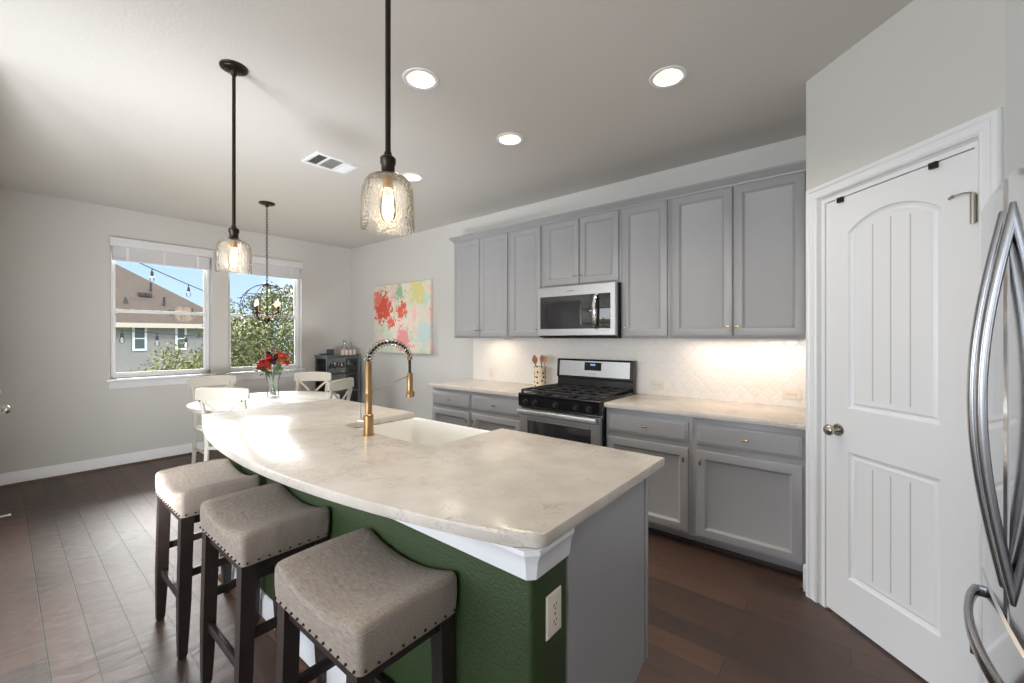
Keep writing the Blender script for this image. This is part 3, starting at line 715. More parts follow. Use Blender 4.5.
# ------------------------------------------------------------------ saddle stools
def make_stool(label):
    t = thing('bar_stool', label, 'bar stool', (0, 0, 0))
    w, d = .232, .155; z0 = .62
    nx, ny = 24, 12
    bm = MB()
    def top(x, y):
        u, v = x / w, y / d
        return .700 + .045 * abs(u) ** 2.2 - .006 * v * v - .008 * max(0, abs(u) - .9) / .1
    lo = []
    # perimeter loop helper
    def per(sc, dz, rad, f):
        out = []
        r = rad; n = 6
        W_, D_ = w * 1.0 + sc, d + sc
        seq = []
        for cx, cy, st in ((W_ - r, D_ - r, 0), (-W_ + r, D_ - r, 1), (-W_ + r, -D_ + r, 2), (W_ - r, -D_ + r, 3)):
            for k in range(n + 1):
                a = PI / 2 * (st + k / n); seq.append((cx + r * math.cos(a), cy + r * math.sin(a)))
        # densify the straight sides
        for i, p in enumerate(seq):
            q = seq[(i + 1) % len(seq)]
            L = math.hypot(q[0] - p[0], q[1] - p[1]); m = max(1, int(L / .03))
            if L < .03: m = 1
            for k in range(m):
                out.append((p[0] + (q[0] - p[0]) * k / m, p[1] + (q[1] - p[1]) * k / m))
        return [(x, y, f(x, y) + dz) for x, y in out]
    ref = per(0, 0, .018, lambda x, y: 0)
    def lp(s, f, sh=None):
        return [(x * s[0], y * s[1], f(x * s[0], y * s[1])) for x, y, _ in ref]
    loops = [lp((.98, .98), lambda x, y: z0), lp((1.0, 1.0), lambda x, y: z0), lp((1.015, 1.02), lambda x, y: z0 + .05), lp((1.012, 1.018), lambda x, y: top(x, y) - .018),
             lp((.995, .995), lambda x, y: top(x, y) - .005), lp((.97, .955), lambda x, y: top(x, y))]
    for q in (.8, .6, .4, .2, .05):
        loops.append(lp((q, q), lambda x, y: top(x, y) + .004 * (1 - q)))
    bm.loops(loops, True, True)
    st = obj('seat', bm, 'fabric', t, smooth=60)
    # piping seam round the shoulder
    sm = [(x * 1.004, y * 1.008, top(x, y) - .016) for x, y, _ in ref]
    part('piping', MB().tube(sm, .0022, 5, closed=True), 'fabric', st)
    nail = MB().sphere((0, 0, 0), .0038, 8)
    first = None
    pos = []
    for k in range(13):
        x = -w + .016 + k * (2 * w - .032) / 12
        pos += [(x, -d - .003, z0 + .011), (x, d + .003, z0 + .011)]
    for k in range(9):
        y = -d + .016 + k * (2 * d - .032) / 8
        pos += [(-w - .003, y, z0 + .011), (w + .003, y, z0 + .011)]
    for p in pos:
        if first is None:
            first = obj('nail_head', nail, 'bronze', t); first.location = p
        else:
            c = first.copy(); C.objects.link(c); c.parent = t; c.location = p
    for sx in (-1, 1):
        for sy in (-1, 1):
            l = MB()
            tx, ty, bx, by = sx * (w - .038), sy * (d - .028), sx * (w - .036), sy * (d - .012)
            lo = []
            for zz, hw in ((z0, .0235), (.24, .0225), (.10, .019), (.012, .016), (.012, .0135), (0, .0135)):
                q = 1 - zz / z0; cx, cy = tx + (bx - tx) * q, ty + (by - ty) * q
                lo.append([(cx + i * hw, cy + j * hw, zz) for i, j in ((-1, -1), (1, -1), (1, 1), (-1, 1))])
            l.loops(lo, True, True)
            obj('leg', l, 'legwood', t, smooth=20)
    ax, ay = w - .037, d - .020
    for sy in (-1, 1):
        obj('stretcher', MB().box(-ax + .016, ax - .016, sy * ay - .009, sy * ay + .009, .222, .256, .003), 'legwood', t)
        obj('apron', MB().box(-ax + .014, ax - .014, sy * (d - .026) - .009, sy * (d - .026) + .009, .575, z0, .002), 'legwood', t)
    for sx in (-1, 1):
        obj('stretcher', MB().box(sx * ax - .009, sx * ax + .009, -ay + .016, ay - .016, .342, .376, .003), 'legwood', t)
        obj('apron', MB().box(sx * (w - .036) - .009, sx * (w - .036) + .009, -d + .042, d - .042, .575, z0, .002), 'legwood', t)
    return t
SG = 'saddle stools along the island'
s3 = make_stool('taupe saddle seat bar stool nearest the camera and the island corner'); s3.location = (-1.102, .672, 0); s3['group'] = SG
dup(s3, (-1.828, .672, 0), 0, 'middle taupe saddle seat bar stool between the other two', SG)
dup(s3, (-2.466, .648, 0), 0, 'taupe saddle seat bar stool farthest from the camera, by the dining table', SG)

# ------------------------------------------------------------------ kitchen cabinets
DOORP = [(0, 0), (0, -.015), (.003, -.0185), (.007, -.02), (.052, -.02), (.057, -.0145), (.066, -.006), (.069, -.005)]
DRAWP = [(0, 0), (0, -.012), (.004, -.0145), (.012, -.016), (.020, -.020)]
def shift(prof, y): return [(i, y + v) for i, v in prof]
def tknob(parent, x, y, z, vert=False):
    b = MB().tube([(x, y, z), (x, y - .018, z)], .0052, 8)
    if vert: b.box(x - .006, x + .006, y - .028, y - .017, z - .018, z + .018, .003)
    else: b.box(x - .018, x + .018, y - .028, y - .017, z - .006, z + .006, .003)
    return part('knob', b, 'knobm', parent)
UF = 3.21
def upper(label, x0, x1, z0, doors, z1=2.452):
    u = thing('wall_cabinet', label, 'kitchen cabinet', ((x0 + x1) / 2, 3.36, z0), world=True, group='grey wall cabinets')
    obj('carcass', MB().box(x0, x1, UF, YB - .009 if z0 < 1.4 else YB - .001, z0, z1, .0015), 'grey', u)
    for a, b, ks in doors:
        d = obj('door', MB().rect(a, b, z0 + .018, z1 - .008, shift(DOORP, UF - .0005)), 'grey', u, smooth=25)
        kx = b - .026 if ks > 0 else a + .026
        tknob(d, kx, UF - .0203, z0 + .085)
    return u
upper('leftmost grey two door wall cabinet beside the bare wall', -3.44, -2.640, 1.392, [(-3.42, -3.045, 1), (-3.037, -2.657, -1)])
upper('narrow grey single door wall cabinet left of the microwave', -2.639, -2.238, 1.392, [(-2.618, -2.252, 1)])
upper('short grey two door wall cabinet above the microwave', -2.237, -1.458, 1.852, [(-2.205, -1.845, 1), (-1.837, -1.474, -1)])
upper('narrow grey single door wall cabinet right of the microwave', -1.457, -1.064, 1.392, [(-1.442, -1.080, -1)])
upper('wide grey two door wall cabinet beside the pantry wall', -1.063, -.195, 1.392, [(-1.045, -.634, 1), (-.626, -.222, -1)])
cm = MB(); cp = [(.0, 2.450), (-.006, 2.450), (-.010, 2.462), (-.024, 2.474), (-.036, 2.490), (-.044, 2.496), (-.044, 2.508), (0, 2.508)]
lo = []
for o, z in cp:
    lo.append([(-.192, UF + o, z), (-3.44 + o, UF + o, z), (-3.44 + o, YB - .001, z)])
lo.append(lo[0])
cm.loops(lo, False, False, closed=False)
cm.loops([[(-.192, UF, 2.4531), (-3.44, UF, 2.4531), (-3.44, YB - .001, 2.4531), (-.192, YB - .001, 2.4531)], [(-.192, UF, 2.506), (-3.44, UF, 2.506), (-3.44, YB - .001, 2.506), (-.192, YB - .001, 2.506)]], True, True)
tag(obj('crown_molding', cm, 'grey', smooth=25), 'grey crown molding running along the tops of the wall cabinets', 'molding')
# under-cabinet lights
for (x, w, e) in ((-2.98, .35, .75), (-.62, .70, 1.75)):
    u = thing('under_cabinet_light', 'thin light bar under the %s' % ('two door wall cabinet by the bare wall' if x < -2 else 'wide wall cabinet by the pantry'), 'light', (x, 3.36, 1.38), world=True)
    obj('housing', MB().box(x - w / 2, x + w / 2, 3.33, 3.39, 1.378, 1.3918, .003), 'whitev', u)
    lamp('under_cabinet_lamp', 'AREA', (x, 3.36, 1.374), e, (1, .74, .52), (0, 0, 0), shape='RECTANGLE', size=w * .95, size_y=.05)

BF = 2.90
def lower(label, x0, x1, d0, d1, hinge):
    u = thing('base_cabinet', label, 'kitchen cabinet', ((x0 + x1) / 2, 3.2, 0), world=True, group='grey base cabinets')
    obj('carcass', MB().box(x0, x1, BF, YB - .016, .085, .8775, .0015).box(x0, x1, 2.965, YB - .016, 0, .085), 'grey', u)
    obj('toe_trim', MB().box(x0, x1, 2.955, 2.9645, 0, .03, .002), 'toe', u)
    dr = obj('drawer', MB().rect(d0, d1, .702, .838, shift(DRAWP, BF - .0005)), 'grey', u, smooth=25)
    tknob(dr, (d0 + d1) / 2, BF - .0203, .772)
    d = obj('door', MB().rect(d0, d1, .104, .664, shift(DOORP, BF - .0005)), 'grey', u, smooth=25)
    tknob(d, d1 - .026 if hinge > 0 else d0 + .026, BF - .0203, .592, True)
    return u
lower('leftmost grey base cabinet at the bare wall end of the counter', -3.44, -2.860, -3.425, -2.878, 1)
lower('grey base cabinet just left of the range', -2.859, -2.222, -2.842, -2.250, -1)
lower('grey base cabinet just right of the range', -1.436, -.812, -1.420, -.838, 1)
lower('grey base cabinet beside the pantry door', -.811, -.195, -.786, -.212, -1)
for label, x0, x1 in (('quartz counter section left of the range', -3.465, -2.222), ('quartz counter section right of the range by the pantry', -1.437, -.192)):
    c_ = thing('countertop', label, 'countertop', ((x0 + x1) / 2, 3.2, .878), world=True)
    obj('slab', slab([(x0, 2.860), (x1, 2.860), (x1, YB - .0085), (x0, YB - .0085)], .878, .914, .005), 'quartz', c_, smooth=30)

# ------------------------------------------------------------------ range
RX0, RX1 = -2.214, -1.444; RC = (RX0 + RX1) / 2
rg = thing('gas_range', 'stainless and black gas range under the microwave', 'range', (RC, 3.15, 0), world=True)
obj('body', MB().box(RX0, RX1, 2.86, 3.48, .04, .905, .003).box(RX0 + .03, RX1 - .03, 2.92, 3.44, 0, .04), 'black', rg)
obj('cooktop', MB().box(RX0, RX1, 2.805, 3.425, .906, .930, .006), 'black', rg)
cpn = MB(); cpn.prof_x([(2.859, .812), (2.825, .812), (2.812, .825), (2.806, .905), (2.859, .905)], RX0 + .002, RX1 - .002)
pn = obj('control_panel', cpn, 'black', rg, smooth=20)
for kx in (-2.13, -2.03, RC, -1.64, -1.53):
    part('knob', MB().tube([(kx, 2.812, .858), (kx, 2.798, .858)], [.026, .024], 18).tube([(kx, 2.798, .858), (kx, 2.776, .858)], [.019, .016], 18).box(kx - .004, kx + .004, 2.772, 2.790, .840, .876, .002), 'iron', pn)
od = MB(); od.rect(RX0 + .006, RX1 - .006, .20, .798, [(0, 2.859), (0, 2.832), (.006, 2.826), (.075, 2.826), (.080, 2.830)])
dd = obj('oven_door', od, 'steel', rg, smooth=25)
part('oven_window', MB().box(RX0 + .085, RX1 - .085, 2.8275, 2.8298, .36, .70, .002), 'darkglass', dd)
hn = MB().box(RX0 + .012, RX1 - .012, 2.768, 2.795, .752, .797, .010, 3)
for kx in (RX0 + .05, RX1 - .05): hn.box(kx - .015, kx + .015, 2.79, 2.8265, .760, .788, .004)
part('handle', hn, 'steel', dd)
obj('drawer_front', MB().rect(RX0 + .006, RX1 - .006, .05, .19, [(0, 2.859), (0, 2.832), (.006, 2.826)]), 'steel', rg)
for gx0, gx1 in ((RX0 + .02, RX0 + .262), (RX0 + .264, RX1 - .264), (RX1 - .262, RX1 - .02)):
    g = MB()
    for yy in (2.83, 3.405):
        g.box(gx0 + .003, gx1 - .003, yy - .007, yy + .007, .945, .962, .003)
    for xx in (gx0 + .01, gx1 - .01):
        g.box(xx - .007, xx + .007, 2.83, 3.405, .945, .962, .003)
    cx = (gx0 + gx1) / 2
    g.box(cx - .006, cx + .006, 2.83, 3.405, .946, .963, .003)
    for yy in (2.97, 3.265, 3.117):
        g.box(gx0 + .01, gx1 - .01, yy - .006, yy + .006, .946, .963, .003)
    for xx in (gx0 + .01, gx1 - .01):
        for yy in (2.83, 3.405): g.box(xx - .008, xx + .008, yy - .008, yy + .008, .9295, .95)
    obj('grate', g, 'iron', rg)
for bx_, by_ in ((RX0 + .141, 2.97), (RX0 + .141, 3.265), (RX1 - .141, 2.97), (RX1 - .141, 3.265), (RC, 3.117)):
    obj('burner', MB().lathe([(0, 0), (.048, 0), (.048, .006), (.036, .008), (.034, .014), (0, .015)], (bx_, by_, .9298), 20), 'iron', rg)
bgd = MB(); bgd.prof_x([(3.428, .906), (3.428, .955), (3.434, .975), (3.434, 1.020), (3.415, 1.028), (3.428, 1.190), (3.436, 1.198), (3.478, 1.198), (3.478, .906)], RX0, RX1)
bk = obj('backguard', bgd, 'black', rg, smooth=20)
f0 = lambda z: 3.415 + (z - 1.028) * .013 / .162
sp = MB(); sp.loops([[(x, f0(z) - .003, z) for x, z in ((RX0 + .03, 1.042), (RX1 - .03, 1.042), (RX1 - .03, 1.182), (RX0 + .03, 1.182))], [(x, f0(z) + .0002, z) for x, z in ((RX0 + .03, 1.042), (RX1 - .03, 1.042), (RX1 - .03, 1.182), (RX0 + .03, 1.182))]], True, True)
part('steel_panel', sp, 'steel', bk, smooth=0)
dx0, dx1 = RC - .085, RC + .085
q = lambda x0, x1, z0, z1, t: [[(x, f0(z) - t, z) for x, z in ((x0, z0), (x1, z0), (x1, z1), (x0, z1))], [(x, f0(z) - t + .001, z) for x, z in ((x0, z0), (x1, z0), (x1, z1), (x0, z1))]]
part('display', MB().loops(q(dx0, dx1, 1.098, 1.172, .0045), True, True), 'display', bk, smooth=0)
dg = MB()
for k in range(3): dg.loops(q(RC - .022 + k * .017, RC - .010 + k * .017, 1.142, 1.158, .0058), True, True)
part('clock_digits', dg, 'digit', bk, smooth=0)
lg = MB()
for k in range(6): lg.loops(q(RC - .03 + k * .010, RC - .024 + k * .010, 1.066, 1.072, .0042), True, True)
part('emblem', lg, 'mark', bk, smooth=0)

# microwave
MX0, MX1, MY = -2.222, -1.455, 3.10
mw = thing('microwave', 'stainless over the range microwave hung below the short cabinet', 'microwave', ((MX0 + MX1) / 2, 3.3, 1.40), world=True)
obj('body', MB().box(MX0 + .002, MX1 - .002, MY + .036, YB - .010, 1.402, 1.848, .003), 'black', mw)
md = MB(); md.rect(MX0, MX1, 1.415, 1.848, [(0, MY + .035), (0, MY + .006), (.006, MY)])
mdo = obj('door', md, 'steel', mw, smooth=25)
part('door_window', MB().box(MX0 + .035, MX1 - .045, MY - .0030, MY - .0002, 1.475, 1.762, .001), 'darkglass', mdo)
hx = MX1 - .165
part('handle', MB().sweep([(hx, MY - .0032, 1.755), (hx, MY - .022, 1.745)] + [(hx, MY - .03 - .026 * math.sin(PI * k / 12), 1.735 - .24 * k / 12) for k in range(13)] + [(hx, MY - .022, 1.485), (hx, MY - .0032, 1.475)], (1, 0, 0), .03, .014), 'chrome', mdo)
lg = MB()
for k in range(7): lg.box(-1.905 + k * .011, -1.898 + k * .011, MY - .0012, MY - .0001, 1.798, 1.806)
part('emblem', lg, 'mark', mdo, smooth=0)
obj('vent_grille', MB().box(MX0 + .03, MX1 - .03, MY + .05, 3.45, 1.392, 1.4018), 'iron', mw)

# utensil crock
CXY = (-2.362, 3.34, .914)
ck = thing('utensil_crock', 'cream crock with dark dots on the counter left of the range', 'crock', CXY, world=True)
obj('pot', MB().lathe([(0, 0), (.058, 0), (.061, .004), (.061, .196), (.063, .202), (.060, .205), (.057, .200), (.056, .012), (0, .010)], CXY, 28), 'crock', ck)
def utensil(name, label, dx, dy, h, kind, m):
    base = Vector((CXY[0] + dx * .2, CXY[1] + dy * .2, .926)); tip = Vector((CXY[0] + dx, CXY[1] + dy, .914 + h))
    v = (tip - base).normalized()
    b = MB().tube([base, base + (tip - base) * .72], .0055, 8)
    side = v.cross(Vector((0, 1, 0))).normalized(); nn = v.cross(side)
    st = base + (tip - base) * .70; L = (tip - base).length * .30
    prof = {'spoon': (.006, .02, .031, .034, .030, .018, .004), 'spatula': (.006, .010, .018, .026, .030, .030, .024), 'paddle': (.007, .010, .015, .019, .021, .018, .006)}[kind]
    b.loops([[st + v * (L * i / 6) + side * (w * math.cos(2 * PI * k / 12)) + nn * (.0055 * math.sin(2 * PI * k / 12)) for k in range(12)] for i, w in enumerate(prof)], True, True)
    tag(obj(name, b, m), label, 'utensil', 'wooden utensils in the crock')
utensil('wooden_spoon', 'brown wooden spoon leaning left in the dotted crock', -.062, -.01, .315, 'spoon', 'spoon')
utensil('wooden_paddle', 'dark narrow wooden paddle upright in the dotted crock', .022, .0, .315, 'paddle', 'spoon')
utensil('wooden_spatula', 'pale pinkish spatula leaning right in the dotted crock', .058, .012, .305, 'spatula', 'spoon2')

# ------------------------------------------------------------------ pantry door (local frame: x along wall, -y to the room)
tr = thing('trim_4', None, None, (P0.x, P0.y, 0), ANG, kind='structure')
def casing(x0, x1, z0, z1, side):
    m = MB()
    pr = [(0, -.001), (0, -.012), (.006, -.018), (.028, -.020), (.036, -.014), (.066, -.012), (.075, -.014), (.085, -.009), (.085, -.001)]
    return m, pr
CW = .085
prf = [(0, -.0005), (0, -.012), (.006, -.019), (.026, -.021), (.034, -.015), (.062, -.013), (.072, -.016), (.082, -.010), (.085, -.0005)]
mb = MB(); lo = []
A0, A1, AZ = .014, .848, 2.195
prf = [(o * .80, y) for o, y in prf]
for o, y in prf:
    lo.append([(A0 + o, y, 0), (A0 + o, y, AZ - o), (A1 - o, y, AZ - o), (A1 - o, y, 0)])
lo.append(lo[0])
mb.loops(lo, False, False, closed=False)
obj('casing', mb, 'white', tr, smooth=25)
obj('jamb', MB().box(DS0 + .0005, DS0 + .022, -.001, .10, 0, DZ - .0005).box(DS1 - .022, DS1 - .0005, -.001, .10, 0, DZ - .0005).box(DS0 + .022, DS1 - .022, -.001, .10, DZ - .020, DZ - .0005), 'white', tr, smooth=0)
pd = thing('door_2', None, None, (P0.x, P0.y, 0), ANG, kind='structure')
X0, X1, Z0, Z1 = DS0 + .025, DS1 - .025, .012, DZ - .024
yf = .004
pm = MB()
# slab with two real panel recesses
PX0, PX1 = .248, .650
uz0, uz1, lz0, lz1 = 1.055, 1.912, .222, .842
R_ = None
half = (PX1 - PX0) / 2; pcx = (PX0 + PX1) / 2; rise = .075
Rr = (half * half + rise * rise) / (2 * rise); acz = uz1 + rise - Rr
def archloop(i, y):
    x0, x1, z0 = PX0 + i, PX1 - i, uz0 + i
    r = Rr - i; n = 16
    out = [(x0, y, z0), (x1, y, z0)]
    a1 = math.asin((x1 - pcx) / r)
    for k in range(n + 1):
        a = a1 - 2 * a1 * k / n
        out.append((pcx + r * math.sin(a), y, acz + r * math.cos(a)))
    return out
def rectloop(i, y):
    return [(PX0 + i, y, lz0 + i), (PX1 - i, y, lz0 + i), (PX1 - i, y, lz1 - i), (PX0 + i, y, lz1 - i)]
PP = [(0, yf), (.006, yf + .009), (.018, yf + .013), (.030, yf + .006), (.038, yf + .008), (.052, yf + .008)]
pm.loops([archloop(i, y) for i, y in PP], False, True)
pm.loops([rectloop(i, y) for i, y in PP], False, True)
# front face with holes
es = []
def edges_of(pts):
    vs = [pm.bm.verts.new(p) for p in pts]
    for i in range(len(vs)): es.append(pm.bm.edges.new((vs[i], vs[(i + 1) % len(vs)])))
edges_of([(X0, yf, Z0), (X1, yf, Z0), (X1, yf, Z1), (X0, yf, Z1)])
edges_of(archloop(0, yf)); edges_of(rectloop(0, yf))
bmesh.ops.triangle_fill(pm.bm, use_beauty=True, use_dissolve=False, edges=es)
pm.loops([[(X0, yf, Z0), (X1, yf, Z0), (X1, yf, Z1), (X0, yf, Z1)], [(X0, yf + .035, Z0), (X1, yf + .035, Z0), (X1, yf + .035, Z1), (X0, yf + .035, Z1)]], False, True)
bmesh.ops.remove_doubles(pm.bm, verts=pm.bm.verts[:], dist=.0003)
obj('door_panel', pm, 'white', pd, smooth=25)
gv = MB()
iw = (PX1 - PX0 - .072) / 4
for k in (1, 2, 3):
    gx = PX0 + .036 + iw * k
    zt_ = acz + math.sqrt((Rr - .052) ** 2 - (gx - pcx) ** 2)
    for za, zb in ((uz0 + .052, zt_), (lz0 + .052, lz1 - .052)):
        gv.prof_x([(0, 0), (0, 1)], 0, 1) if False else None
        gv.loops([[(gx - .003, yf + .0079, za), (gx, yf + .0074, za), (gx + .003, yf + .0079, za)], [(gx - .003, yf + .0079, zb), (gx, yf + .0074, zb), (gx + .003, yf + .0079, zb)]], True, True)
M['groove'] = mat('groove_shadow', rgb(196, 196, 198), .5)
obj('bead_lines', gv, 'groove', pd, smooth=0)
kx, kz = .195, .938
hb = MB().tube([(kx, yf, kz), (kx, yf - .008, kz)], [.031, .027], 24).tube([(kx, yf - .008, kz), (kx, yf - .034, kz)], .010, 14)
hb.loops([[(kx + r * math.cos(2 * PI * k / 24), yf - y, kz + r * math.sin(2 * PI * k / 24)) for k in range(24)] for r, y in ((.011, .032), (.022, .038), (.0275, .048), (.0265, .058), (.018, .066), (.003, .068))], True, True)
obj('door_handle', hb, 'nickel', pd, smooth=50)
hx_ = DS1 - .020
hg = MB().tube([(hx_, -.010, 1.815), (hx_, -.010, 1.925)], .0085, 12).box(hx_ - .010, hx_ + .010, -.006, .003, 1.82, 1.92).tube([(hx_, -.012, 1.928), (hx_ - .02, -.022, 1.932), (hx_ - .05, -.028, 1.930)], .0035, 8).tube([(hx_ - .05, -.028, 1.930), (hx_ - .068, -.018, 1.927)], .006, 10)
obj('hinge', hg, 'nickel', pd)
for z in (.25, 1.05):
    obj('hinge', MB().tube([(hx_, -.010, z), (hx_, -.010, z + .10)], .0085, 12), 'nickel', pd)
for hx2, lb in ((.215, 'small black over door hook near the knob side of the pantry door'), (.632, 'small black over door hook near the hinge side of the pantry door')):
    o = thing('over_door_hook', lb, 'hook', (P0.x + EX.x * hx2, P0.y + EX.y * hx2, Z1), ANG)
    obj('clip', MB().box(-.014, .014, yf - .016, yf - .0005, -.022, .003, .002).box(-.014, .014, yf - .016, yf + .03, .0005, .003), 'bronze', o)
struct('baseboard_pantry', MB().prof_x([(0, 0), (0, 1), (1, 1)], 0, .001) if False else MB().box(-.2055, -.1905, 2.80, 2.853, 0, .13, .003), 'white')
tag(obj('shoe_end', MB().tube([(-.213, 2.795, .011), (-.213, 2.853, .011)], .0105, 10), 'stain'), 'short brown quarter round stub at the foot of the pantry casing', 'molding')

# ------------------------------------------------------------------ refrigerator
FY0, FY1, FC = 1.115, 1.862, 1.490
fx = lambda y: .285 + .019 * ((y - FC) / .37) ** 2
fg = thing('refrigerator', 'stainless french door refrigerator at the right edge', 'refrigerator', (.7, FC, 0), world=True)
obj('cabinet', MB().box(.365, 1.06, FY0 + .004, FY1 - .004, .02, 1.765, .004), 'iron_teal' if False else 'greyd', fg)
def bowed(y0, y1, z0, z1, name):
    n = 14; r = .014
    pl = []
    r = .007
    for k in range(n + 1):
        y = y1 - (y1 - y0) * k / n
        e = min(y - y0, y1 - y); x = fx(y)
        if e < r: x += r - math.sqrt(max(0, r * r - (r - e) ** 2))
        pl.append((x, y))
    # add fine end points
    ex = []
    for k in range(1, 6):
        e = r * (1 - math.cos(PI / 2 * k / 6)); y = y1 - e; ex.append((fx(y) + r - math.sqrt(max(0, r * r - (r - e) ** 2)), y))
    pl = [pl[0]] + ex + pl[1:-1] + [(x, y0 + (y1 - y)) for x, y in reversed(ex)] + [pl[-1]]
    pl = [(min(x, .33), y) for x, y in pl]
    pl += [(.362, y0), (.362, y1)]
    P = lambda q, z: [(x, y, z) for x, y in q]
    m = MB(); ins = [(x + (.006 if x < .355 else 0), y0 + .003 + (y - y0) * ((y1 - y0 - .006) / (y1 - y0))) for x, y in pl]
    m.loops([P(ins, z0), P(pl, z0 + .006), P(pl, z1 - .006), P(ins, z1)], True, True)
    return obj(name, m, 'fridge', fg, smooth=30)
dl = bowed(FC + .0116, FY1, .728, 1.782, 'door'); dr = bowed(FY0, FC + .0104, .728, 1.782, 'door'); fd = bowed(FY0, FY1, .06, .718, 'freezer_drawer')
for dd, y in ((dl, 1.545), (dr, 1.455)):
    b = fx(y) - .001; z0, z1 = .795, 1.705
    pts = [(b + .006 - .053 * math.sin(PI * k / 32), y, z0 + (z1 - z0) * k / 32) for k in range(33)]
    part('handle', MB().sweep(pts, (0, 1, 0), .031, .019), 'handle', dd, smooth=50)
pts = []
for k in range(25):
    y = FY0 + .05 + (FY1 - FY0 - .10) * k / 24
    pts.append((fx(y) - .004 - .046 * math.sin(PI * (k + .5) / 25) ** .55, y, .658))
pts = [(fx(FY0 + .05) + .002, FY0 + .046, .658)] + pts + [(fx(FY1 - .05) + .002, FY1 - .046, .658)]
part('handle', MB().sweep(pts, (0, 0, 1), .032, .018), 'handle', fd, smooth=50)
obj('hinge_cover', MB().box(.315, .42, FY1 - .05, FY1 - .008, 1.7825, 1.80, .005), 'greyd', fg)
obj('toe_grille', MB().box(.34, .364, FY0 + .02, FY1 - .02, .005, .055), 'iron', fg)

# ------------------------------------------------------------------ ceiling fittings
labs = ['lit recessed ceiling light left of the wide one, nearest the near pendant', 'lit recessed ceiling light closest to the pantry wall', 'lit recessed ceiling light in the middle, in front of the microwave cabinet', 'lit recessed ceiling light just right of the near pendant shade']
for (cx, cy), lb in zip(CANS, labs):
    t = thing('recessed_light', lb, 'ceiling light', (cx, cy, H), group='recessed ceiling lights')
    obj('trim_ring', MB().lathe([(.074, .001), (.074, -.004), (.080, -.006), (.094, -.005), (.097, -.001), (.097, -.0005)], (0, 0, 0), 40), 'white', t)
    obj('baffle', MB().lathe([(.0765, -.003), (.070, .02), (.052, .062)], (0, 0, 0), 40), 'canin', t)
    obj('lens', MB().lathe([(.0518, .062), (.0518, .066), (0, .066)], (0, 0, 0), 40), 'can', t)
    lamp('recessed_lamp', 'SPOT', (cx, cy, H + .04), 26, (1, .90, .74), (0, 0, 0), spot_size=math.radians(125), spot_blend=.7, shadow_soft_size=.05)
vt = thing('air_vent', 'white ceiling air vent with grey louvers', 'vent', (-3.24, 1.685, H), world=True)
VX0, VX1, VY0, VY1 = -3.374, -3.110, 1.506, 1.866
fr = MB()
for b in ((VX0, VX0 + .03, VY0, VY1), (VX1 - .03, VX1, VY0, VY1), (VX0 + .03, VX1 - .03, VY0, VY0 + .03), (VX0 + .03, VX1 - .03, VY1 - .03, VY1), (VX0 + .03, VX1 - .03, VY0 + .105, VY0 + .122), (VX0 + .03, VX1 - .03, VY0 + .238, VY0 + .252)):
    fr.box(*b, H - .011, H - .0005, .003)
obj('frame', fr, 'white', vt)
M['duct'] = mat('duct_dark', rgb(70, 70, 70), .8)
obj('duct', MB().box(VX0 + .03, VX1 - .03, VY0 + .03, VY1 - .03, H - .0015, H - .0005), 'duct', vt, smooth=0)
for bank, (ya, yb, tilt, nn_) in enumerate(((VY0 + .032, VY0 + .103, -.9, 6), (VY0 + .124, VY0 + .236, -.35, 9), (VY0 + .254, VY1 - .032, .9, 6))):
    l = MB()
    for k in range(nn_):
        yy = ya + (yb - ya) * (k + .5) / nn_; hw = (yb - ya) / nn_ * .5
        l.loops([[(VX0 + .03, yy - hw * math.cos(tilt), H - .006 + hw * math.sin(tilt)), (VX0 + .03, yy + hw * math.cos(tilt), H - .006 - hw * math.sin(tilt))], [(VX1 - .03, yy - hw * math.cos(tilt), H - .006 + hw * math.sin(tilt)), (VX1 - .03, yy + hw * math.cos(tilt), H - .006 - hw * math.sin(tilt))]], False, False, closed=False)
    obj('louver_bank', l, 'white', vt, smooth=0)

def pendant(x, y, label):
    t = thing('pendant_light', label, 'pendant light', (x, y, H), group='island pendants')
    obj('canopy', MB().lathe([(0, 0), (.062, 0), (.064, -.004), (.062, -.010), (.052, -.012), (.050, -.017), (.036, -.022), (.018, -.026), (.012, -.045), (0, -.046)], (0, 0, -.0005), 32), 'bronze', t)
    obj('rod', MB().tube([(0, 0, -.04), (0, 0, -.826)], .0085, 12), 'bronze', t)
    zs = -1.062
    obj('socket_cup', MB().lathe([(0, .240), (.011, .240), (.013, .230), (.020, .226), (.024, .221), (.024, .206), (.020, .198), (.021, .178), (.028, .172), (.030, .164), (0, .164)], (0, 0, zs), 28), 'bronze', t)
    sh_ = [(.018, .186), (.040, .186), (.058, .178), (.070, .162), (.077, .138), (.080, .100), (.081, .04), (.0815, 0.0), (.079, 0.0), (.0785, .04), (.0775, .10), (.0745, .137), (.068, .160), (.057, .1745), (.040, .182), (.018, .182)]
    obj('glass_shade', MB().lathe([(r, z * .895) for r, z in sh_], (0, 0, zs), 48), 'seeded', t, smooth=60)
    b = obj('bulb', MB().lathe([(0, .022), (.012, .026), (.021, .037), (.0245, .057), (.023, .085), (.017, .112), (.013, .128), (0, .128)], (0, 0, zs), 20), 'bulbg', t, smooth=60)
    obj('filament', MB().lathe([(0, .034), (.013, .042), (.0155, .065), (.011, .10), (0, .106)], (0, 0, zs), 12), 'fil', t, smooth=60)
    obj('bulb_cap', MB().tube([(0, 0, zs + .126), (0, 0, zs + .166)], .015, 16), 'brass', t)
    lamp('pendant_lamp', 'POINT', (x, y, H + zs + .075), 1.1, (1, .76, .50), shadow_soft_size=.03)
    return t
pendant(-2.478, .767, 'far pendant with seeded glass shade, the one whose canopy shows')
pendant(-1.1226, .767, 'near pendant with larger looking amber lit seeded glass shade')

